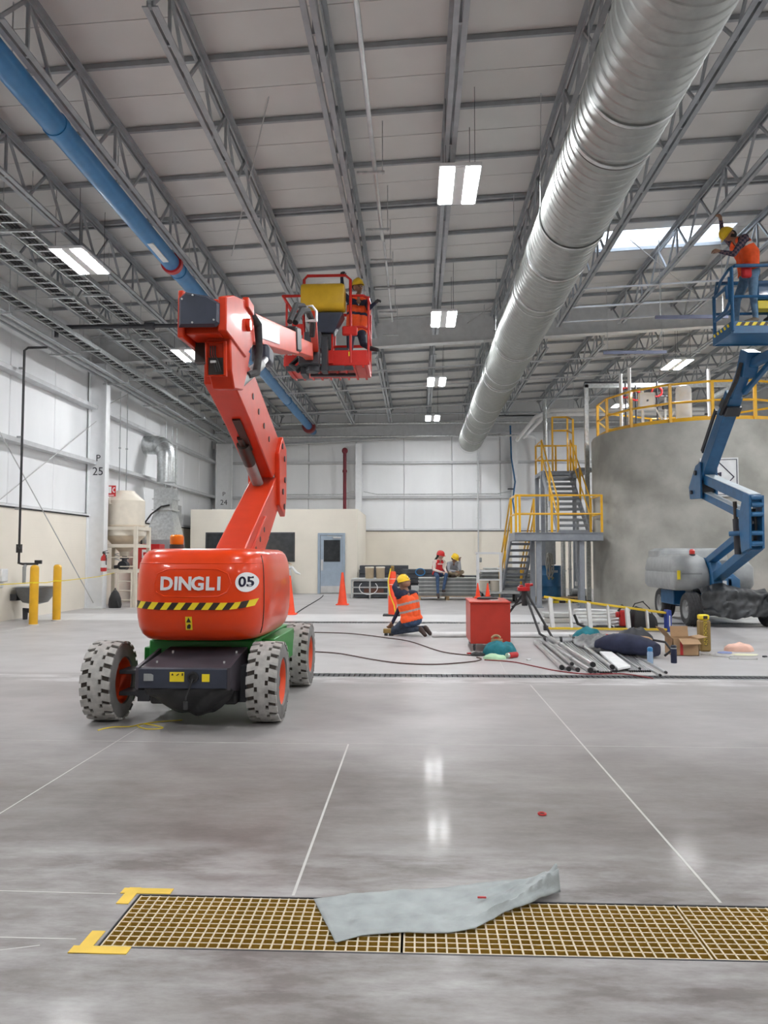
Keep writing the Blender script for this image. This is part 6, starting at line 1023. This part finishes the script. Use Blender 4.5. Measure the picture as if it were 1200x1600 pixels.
mk('vise_body', MB().bx((1.70, 13.12, .80), (1.90, 13.28, .87)).bx((1.73, 13.14, .87), (1.79, 13.26, .90)).bx((1.83, 13.14, .87), (1.91, 13.26, .93)), REDP, t, bev=.012); mk('vise_screw', MB().cyl((1.88, 13.2, .89), (1.96, 13.2, .91), .025, n=12), REDP, t); mk('head_post', MB().cyl((1.82, 13.2, .55), (1.82, 13.2, .81), .05, n=14), BLACK, t)
for q in ([(1.82, 13.2, .78), (1.50, 13.65, .25), (1.42, 13.75, .02)], [(1.84, 13.18, .72), (2.0, 12.75, .12), (2.1, 12.7, .06), (2.2, 12.62, .015)], [(1.86, 13.2, .76), (2.12, 12.95, .25), (2.22, 12.72, .02)]): mk('leg', MB().tube(q, .02, 8), BLACK, t)
mk('brace', MB().tube([(1.80, 13.2, .62), (1.63, 13.4, .52)], .014, 6), BLACK, t)
for (a, b, lb) in (((.25, 13.3), (.95, 13.35), 'white pipe end sticking out left of the red cart'), ((1.5, 13.35), (2.9, 13.3), 'long white pipe lying behind the vise tripod')):
    t = thing('white_pipe', lb, 'pipe', (a[0], a[1], 0)); mk('pipe', MB().cyl((*a, .045), (*b, .045), .045, n=16), PAPER, t); mk('collar', MB().cyl((*a, .045), (a[0]+.08, a[1], .045), .052, n=16), PAPER, t)
t = thing('steel_fitting', 'short chrome pipe fitting with black rings by the tripod foot', 'fitting', (2.3, 12.5, 0)); mk('tube', MB().cyl((1.98, 12.45, .05), (2.50, 12.45, .05), .045, n=16), CHROME, t)
for x in (2.02, 2.28, 2.48): mk('ring', MB().cyl((x-.02, 12.45, .055), (x+.02, 12.45, .055), .055, n=16), BLACK, t)
# conduits laid in bundles on the floor
def conduit(a, b, r, lbl, grp, z=0, couple=0):
    t = thing('conduit', lbl, 'conduit', (a[0], a[1], z), group=grp); A_, B_ = V((a[0], a[1], z+r)), V((b[0], b[1], z+r)); d = (B_-A_).normalized()
    mk('tube', MB().cyl(A_, B_, r, n=12), CHROME, t); mk('end_cap', MB().cyl(A_-d*.004, A_+d*.035, r*1.04, n=12), BLACK, t)
    if couple: c = A_.lerp(B_, couple); mk('coupling', MB().cyl(c-d*.05, c+d*.05, r*1.12, n=12), GREYC, t)
P1 = [(G(878, 1047), G(836, 1006), .03), (G(889, 1049), G(841, 1007), .028), (G(903, 1050), G(848, 1005), .026)]
for a, b, r in P1: conduit(a, b, r, 'thick conduit of the left-hand trio on the floor', 'left trio of conduits')
conduit(G(894, 1047), G(845, 1006), .022, 'conduit resting on top of the left-hand trio', None, .052)
conduit(G(923, 1052), G(856, 1008), .032, 'thickest conduit with a coupling, left edge of the middle bundle', None, 0, .35); conduit(G(927, 1051), G(860, 1006), .031, 'upper thick conduit stacked on the middle bundle edge', None, .064, .7)
xs_ = [(930, 1052, 873, 1006), (935, 1051.5, 877, 1005), (939, 1053, 882, 1005), (943, 1053, 886, 1004), (947, 1053, 890, 1004), (951, 1053, 894, 1003), (955, 1052.5, 898, 1003), (959, 1051, 902, 1003), (963, 1051, 906, 1003)]
for q in xs_: conduit(G(q[0], q[1]), G(q[2], q[3]), .0140, 'slim conduit in the middle bundle on the floor', 'middle bundle of conduits')
conduit(G(957, 1050), G(905, 1010), .028, 'thick conduit lying over the right of the middle bundle', None, .031)
for k in range(10): conduit(G(985+k*3.4, 1050.5-.1*(k % 3)), G(938+k*4.2, 1014), .0112, 'slim conduit in the right-hand bundle beside the white board', 'right bundle of conduits')
conduit(G(1032, 1057), G(975, 1024), .014, 'single thin conduit reaching nearest the drain', None); conduit(G(1041, 1053), G(985, 1022), .016, 'outermost conduit at the right end of the bundles', None)
conduit(G(1000, 1050), G(960, 1022), .014, 'thin conduit lying across the right-hand bundle', None, .026)
bw = [G(930, 1018), G(945, 1016), G(985, 1048), G(966, 1052)]; q = MB(); q.loft([[(p.x, p.y, z) for p in bw] for z in (.032, .062)]); fix(single('white_board', q, PAPER, 'white foam board lying between the conduit bundles', 'board', tuple(bw[0]), bev=.006))
# bags and sheeting on the conduits
def drape(name, lbl, cat, poly_t, poly_b, hmax, mt, seed, z0=.045, amp=.05, fold=8):
    NU, NV = 46, 18; vs = []
    for i in range(NU+1):
        for j_ in range(NV+1):
            u, q = i/NU, j_/NV; p = lerp_list(poly_b, u).lerp(lerp_list(poly_t, u), q); g = G(*p); e = math.sin(math.pi*q)**.6*math.sin(math.pi*min(1, max(0, u)))**.5
            vs.append((g.x, g.y, z0+hmax*e*(.8+.4*noise.noise(V((g.x*2.5, g.y*2.5, seed))))+amp*abs(noise.noise(V((g.x*fold, g.y*fold*.7, seed+3))))*(.3+e)))
    o = single(name, MB().add(vs, [(i*(NV+1)+j_, (i+1)*(NV+1)+j_, (i+1)*(NV+1)+j_+1, i*(NV+1)+j_+1) for i in range(NU) for j_ in range(NV)]), mt, lbl, cat, tuple(G(*poly_b[0])), ang=70); o.modifiers.new('thick', 'SOLIDIFY').thickness = .006; return o
drape('plastic_wrap', 'crumpled silver-grey plastic wrap over the conduit bundles', 'wrap', [(889, 997), (910, 1000), (935, 1001), (960, 998), (985, 1002)], [(897, 1012), (912, 1018), (932, 1020), (955, 1014), (985, 1008)], .10, SILV, 3, .05, .09)
drape('black_plastic', 'black plastic sheet spread between silver wrap and navy bag', 'sheet', [(915, 1019), (938, 1020), (958, 1014.5), (984, 1010)], [(918, 1024), (942, 1025), (963, 1025), (985, 1019)], .05, BLACK, 6, .05, .06)
t = thing('duffel_bag', 'navy duffel bag lying beside the conduit bundles', 'bag', (2.95, 10.9, 0)); q = MB(); rings = []
for k in range(15):
    u = k/14; c = V((2.62, 11.3, .0)).lerp(V((3.26, 10.72, 0)), u); w_ = .05+.20*math.sin(math.pi*(.08+.86*u))**.55; hh = .04+.27*math.sin(math.pi*(.1+.75*u))**.6*(1-.25*u); dd = V((.67, .74, 0))
    rings.append([c+dd*w_*math.copysign(abs(math.cos(a))**.7, math.cos(a))+V((0, 0, hh*.5+.5*hh*math.copysign(abs(math.sin(a))**.7, math.sin(a))+.012*noise.noise(V((u*8, a*2, 1))))) for a in np.linspace(0, 2*math.pi, 21)[:-1]])
mk('body', q.loft(rings), NAVYC, t); mk('strap', MB().tube([(3.22, 10.75, .22), (3.36, 10.66, .20), (3.42, 10.6, .10), (3.34, 10.64, .02)], .016, 6), BLACK, t)
heap('teal_cloth', 'teal cloth lying on the silver wrap behind the conduits', 'cloth', (2.72, 12.62), .24, .16, .22, TEAL, 4.4, .2, 7, 0)
heap('red_cloth', 'dull red cloth beside the teal cloth', 'cloth', (3.07, 12.72), .14, .12, .12, VESTR, 6.4, .2, 9, .0)
heap('dark_jacket', 'dark jacket heap in front of the yellow ladder', 'jacket', (3.55, 12.85), .32, .20, .20, DARK, 1.4, .3, 8, 0); heap('brown_scrap', 'torn cardboard scrap leaning on the dark jacket', 'cardboard', (3.55, 12.42), .18, .12, .13, CARD, 7.7, .2, 5, 0)
t.location.z += .025                        # the bag lies on the slim conduits
t = thing('water_bottle', 'clear water bottle with blue cap before the navy bag', 'bottle', (2.98, 10.22, 0)); g = G(1016, 1037); mk('bottle', MB().lathe([(.035, 0), (.038, .01), (.038, .14), (.03, .16), (.03, .165)], (g.x, g.y, 0), 20), mat('clear_blue_plastic', (.30, .42, .58), .15), t); mk('cap', MB().lathe([(.034, .16), (.034, .20), (.02, .215), (0, .215)], (g.x, g.y, 0), 20), BLUEP, t)
t = thing('thermos', 'dark navy thermos standing right of the navy bag', 'bottle', (3.36, 10.3, 0)); g = G(1053, 1036); mk('body', MB().lathe([(.036, 0), (.038, .01), (.038, .185), (.035, .19)], (g.x, g.y, 0), 20), NAVYC, t); mk('steel_collar', MB().lathe([(.037, .185), (.037, .197)], (g.x, g.y, 0), 20), CHROME, t); mk('cap', MB().lathe([(.037, .197), (.037, .225), (.03, .232), (0, .232)], (g.x, g.y, 0), 20), NAVY, t)
t = thing('open_carton', 'open brown carton with raised flaps right of the thermos', 'box', (3.72, 11.1, 0)); x0, x1, y0, y1 = 3.57, 3.93, 11.0, 11.35
for a, b in (((x0, y0, 0), (x1, y0+.008, .24)), ((x0, y1-.008, 0), (x1, y1, .24)), ((x0, y0, 0), (x0+.008, y1, .24)), ((x1-.008, y0, 0), (x1, y1, .24)), ((x0, y0, 0), (x1, y1, .008))): mk('wall_panel', MB().bx(a, b), CARD, t, ang=0)
for a, b, u in (((x0, (y0+y1)/2, .24), (x0-.13, (y0+y1)/2, .38), .34), ((x1, (y0+y1)/2, .24), (x1+.12, (y0+y1)/2, .26), .34)): mk('flap', MB().bar(a, b, u, .006), CARD, t, ang=0)
mk('flap', MB().bar(((x0+x1)/2+.03, y0, .24), ((x0+x1)/2+.05, y0-.10, .17), .28, .006), CARD, t, ang=0); mk('flap', MB().bar(((x0+x1)/2+.03, y1, .24), ((x0+x1)/2+.03, y1+.03, .38), .25, .006), CARD, t, ang=0); mk('red_strip', MB().bx((x0+.10, y0-.004, .01), (x0+.14, y0, .22)), REDP, t, ang=0)
t = thing('carton_tube', 'upright ochre tube carton with vertical black lettering and yellow cap', 'tube', (4.18, 11.55, 0)); q = MB()
TXc, TYc = 4.20, 11.55; mk('tube', MB().bx((TXc-.08, TYc-.08, 0), (TXc+.08, TYc+.08, .46)), BRASS, t, bev=.03); mk('cap', MB().bx((TXc-.075, TYc-.075, .46), (TXc+.065, TYc+.065, .535)), YELT, t, bev=.02)
for i, ch in enumerate('INDOUNO'): text('letter', ch, .07, HZ, t, frame((TXc-.005, TYc-.083, .44-.055*i), (0, 0, -1), (1, 0, 0)), .001)
mk('yellow_strip', MB().bx((TXc-.03, TYc-.0815, .10), (TXc+.02, TYc-.079, .46)), mat('tube_print_ochre', (.50, .36, .04), .5), t, ang=0); mk('cap_mark', MB().bx((TXc-.03, TYc-.079, .475), (TXc+.03, TYc-.076, .52)), HZ, t, ang=0)
for i, (a, b, lb) in enumerate((((4.02, 11.15), (4.28, 10.86), 'flat grey steel bracket lying before the ochre tube'), ((4.12, 11.2), (4.36, 10.9), 'second flat steel bracket right of the first'), ((4.22, 10.68), (4.58, 10.68), 'flat grey strip nearest the drain, before the ochre tube'))): 
    t = thing('steel_strip', lb, 'strip', (*a, 0)); mk('plate', MB().bar((*a, .008), (*b, .008), .06, .014), AL, t, bev=.002); mk('hole', MB().cyl((a[0]*.7+b[0]*.3, a[1]*.7+b[1]*.3, .0152), (a[0]*.7+b[0]*.3, a[1]*.7+b[1]*.3, .0158), .012, n=10), HZ, t)
heap('peach_bag', 'peach plastic bag on the floor right of the ochre tube', 'bag', (4.72, 11.6), .22, .12, .11, PINK, 3.1, 0, 12); heap('yellow_paper', 'pale yellow paper scrap flat on the floor before the peach bag', 'paper', (4.62, 11.15), .18, .10, .012, mat('pale_yellow', (.70, .70, .50), .7), 2.1, 0, 9); heap('blue_cloth', 'small blue cloth flat beside the ochre tube', 'cloth', (4.42, 11.35), .10, .08, .02, mat('periwinkle', (.25, .30, .52), .8), 2.7)
# yellow stepladder lying on its edge
t = thing('step_ladder', 'yellow fibreglass stepladder lying on its edge behind the conduits', 'ladder', (3.5, 14.5, 0)); a0, a1 = V((2.42, 14.6, .04)), V((4.60, 14.45, .04)); b0, b1 = V((2.40, 14.75, .62)), V((4.60, 14.5, .34))
for p, q in ((a0, a1), (b0, b1)): mk('side_rail', MB().bar(p, q, .09, .04), mat('ladder_yellow', (.72, .50, .03), .5), t, bev=.006)
for k in range(6): u = .05+.158*k; mk('step', MB().bar(a0.lerp(a1, u), b0.lerp(b1, u), .09, .035 if k % 2 else .07, up=(1, 0, 0)), AL, t, ang=0)
mk('top_cap', MB().bx((4.58, 14.38, .0), (4.66, 14.6, .40)), mat('ladder_blue_cap', (.03, .06, .30), .45), t, bev=.015); mk('cap_print', MB().bx((4.61, 14.375, .1), (4.63, 14.38, .3)), PAPER, t, ang=0)
mk('foot', MB().bx((2.36, 14.55, 0), (2.44, 14.66, .09)), BLACK, t, bev=.008)
for i in range(3): single('foil_box', MB().bx((2.42+.02*i, 15.1, .10*i), (3.02-.02*i, 15.45, .10*i+.09)), (PAPER, AL, LG)[i], ('white flat box at the bottom of the pile behind the ladder', 'silver flat box in the middle of the pile behind the ladder', 'pale flat box on top of the pile behind the ladder')[i], 'box', (2.7, 15.2, .1*i), bev=.012)
single('white_hose_coil', MB().tube([(3.55+(.28+.008*a)*math.cos(a), 15.2+.2*math.sin(a), .03+.022*a/2) for a in np.linspace(0, 28, 130)], .022, 6), PAPER, 'white hose coil on the floor behind the ladder steps', 'hose', (3.55, 15.2, 0))
t = thing('bent_pipe_tool', 'black bent pipe tool behind the ladder', 'tool', (3.3, 14.9, 0)); mk('bar', MB().tube([(2.98, 14.85, .28), (3.05, 14.85, .10), (3.2, 14.85, .041), (3.7, 14.85, .041)], .025, 8), BLACK, t); mk('grip', MB().cyl((3.4, 14.85, .041), (3.68, 14.85, .041), .04, n=12), BLACK, t)
t = thing('red_power_drill', 'red tool standing behind the ladder beside the black bag', 'tool', (4.0, 14.95, 0)); mk('body', MB().bx((3.85, 14.85, .05), (4.0, 15.0, .36)).bx((3.78, 14.86, .22), (3.85, 14.98, .33)), REDP, t, bev=.03); mk('foot', MB().bx((3.78, 14.84, 0), (4.02, 15.02, .06)), BLACK, t, bev=.01); mk('handle', MB().tube([(3.82, 14.9, .34), (3.9, 14.9, .45), (3.98, 14.9, .36)], .02, 6), BLACK, t)
heap('black_duffel', 'black bag with handles behind the right end of the ladder', 'bag', (4.30, 15.0), .27, .18, .36, BLACK, 9.3, 0, 4)
t = thing('bag_straps', 'looped thin black strap above the black bag', 'strap', (4.3, 15, .3)); mk('strap', MB().tube([(4.05, 14.95, .30), (4.15, 14.95, .48), (4.3, 14.95, .52), (4.42, 14.95, .40), (4.52, 14.95, .2)], .01, 6), BLACK, t); mk('buckle', MB().box((4.3, 14.95, .52), (.04, .02, .02)), BLACK, t)
for i in range(6): single('striped_block', MB().bx((4.0+.2*i+.0, 22.9+.05*i, 0), (4.16+.2*i, 23.05+.05*i, .07)), (YELT, HZ)[i % 2], ('yellow striped wedge block on the floor under the stair', 'black wedge block on the floor under the stair')[i % 2], 'block', (4.1+.2*i, 23, 0), ('yellow wedge blocks under the stair', 'black wedge blocks under the stair')[i % 2], bev=.01)
# cables and strings on the floor
CAB = mat('brown_cable', (.09, .05, .045), .6)
def cable(lbl, px, mt=CAB, r=.009, cat='cable', nm='floor_cable'):
    P_ = [G(*p, r) for p in px]; out = []
    for i in range(len(P_)-1):
        p0, p1, p2, p3 = P_[max(0, i-1)], P_[i], P_[i+1], P_[min(len(P_)-1, i+2)]
        for k in range(6): u = k/6; out.append(.5*((2*p1)+(p2-p0)*u+(2*p0-5*p1+4*p2-p3)*u*u+(3*p1-3*p2+p3-p0)*u**3))
    out.append(P_[-1]); return single(nm, MB().tube(out, r, 6), mt, lbl, cat, tuple(P_[0]))
cable('brown cable running from the orange lift past the kneeling person to the red cart', [(487, 988), (530, 989), (560, 991), (600, 996), (640, 1002), (690, 1018), (735, 1024)]); cable('dark cable lying across the floor before the red cart', [(487, 1018), (530, 1021), (580, 1030), (625, 1036), (680, 1038), (735, 1034), (752, 1030), (745, 1027)]); cable('dark red cable snaking past the conduit ends to the drain', [(757, 1031), (800, 1034), (840, 1042), (870, 1048), (915, 1053), (975, 1053), (1020, 1060)], mat('red_cable', (.25, .03, .035), .6), .008)
cable('thin dark cable on the floor before the office door', [(460, 960), (475, 950), (500, 935), (505, 930)], RUB, .012); cable('yellow string tangled on the floor under the orange lift', [(153, 1141), (175, 1136), (205, 1135), (225, 1131), (255, 1137), (230, 1139), (215, 1133), (245, 1128), (285, 1125)], YELT, .004, 'string', 'floor_string')
for p, lb in (((826, 1032), 'tiny white scrap on the floor left of the conduits'), ((1195, 1027), 'tiny dark bolt on the floor at the right edge'), ((733, 1022), 'small red plug at the end of the brown cable')):
    g = G(*p); single('scrap', MB().box(g+V((0, 0, .012)), (.06, .04, .02), .5), PAPER if p[0] == 826 else (REDP if p[0] == 733 else DARK), lb, 'scrap', tuple(g), bev=.005)
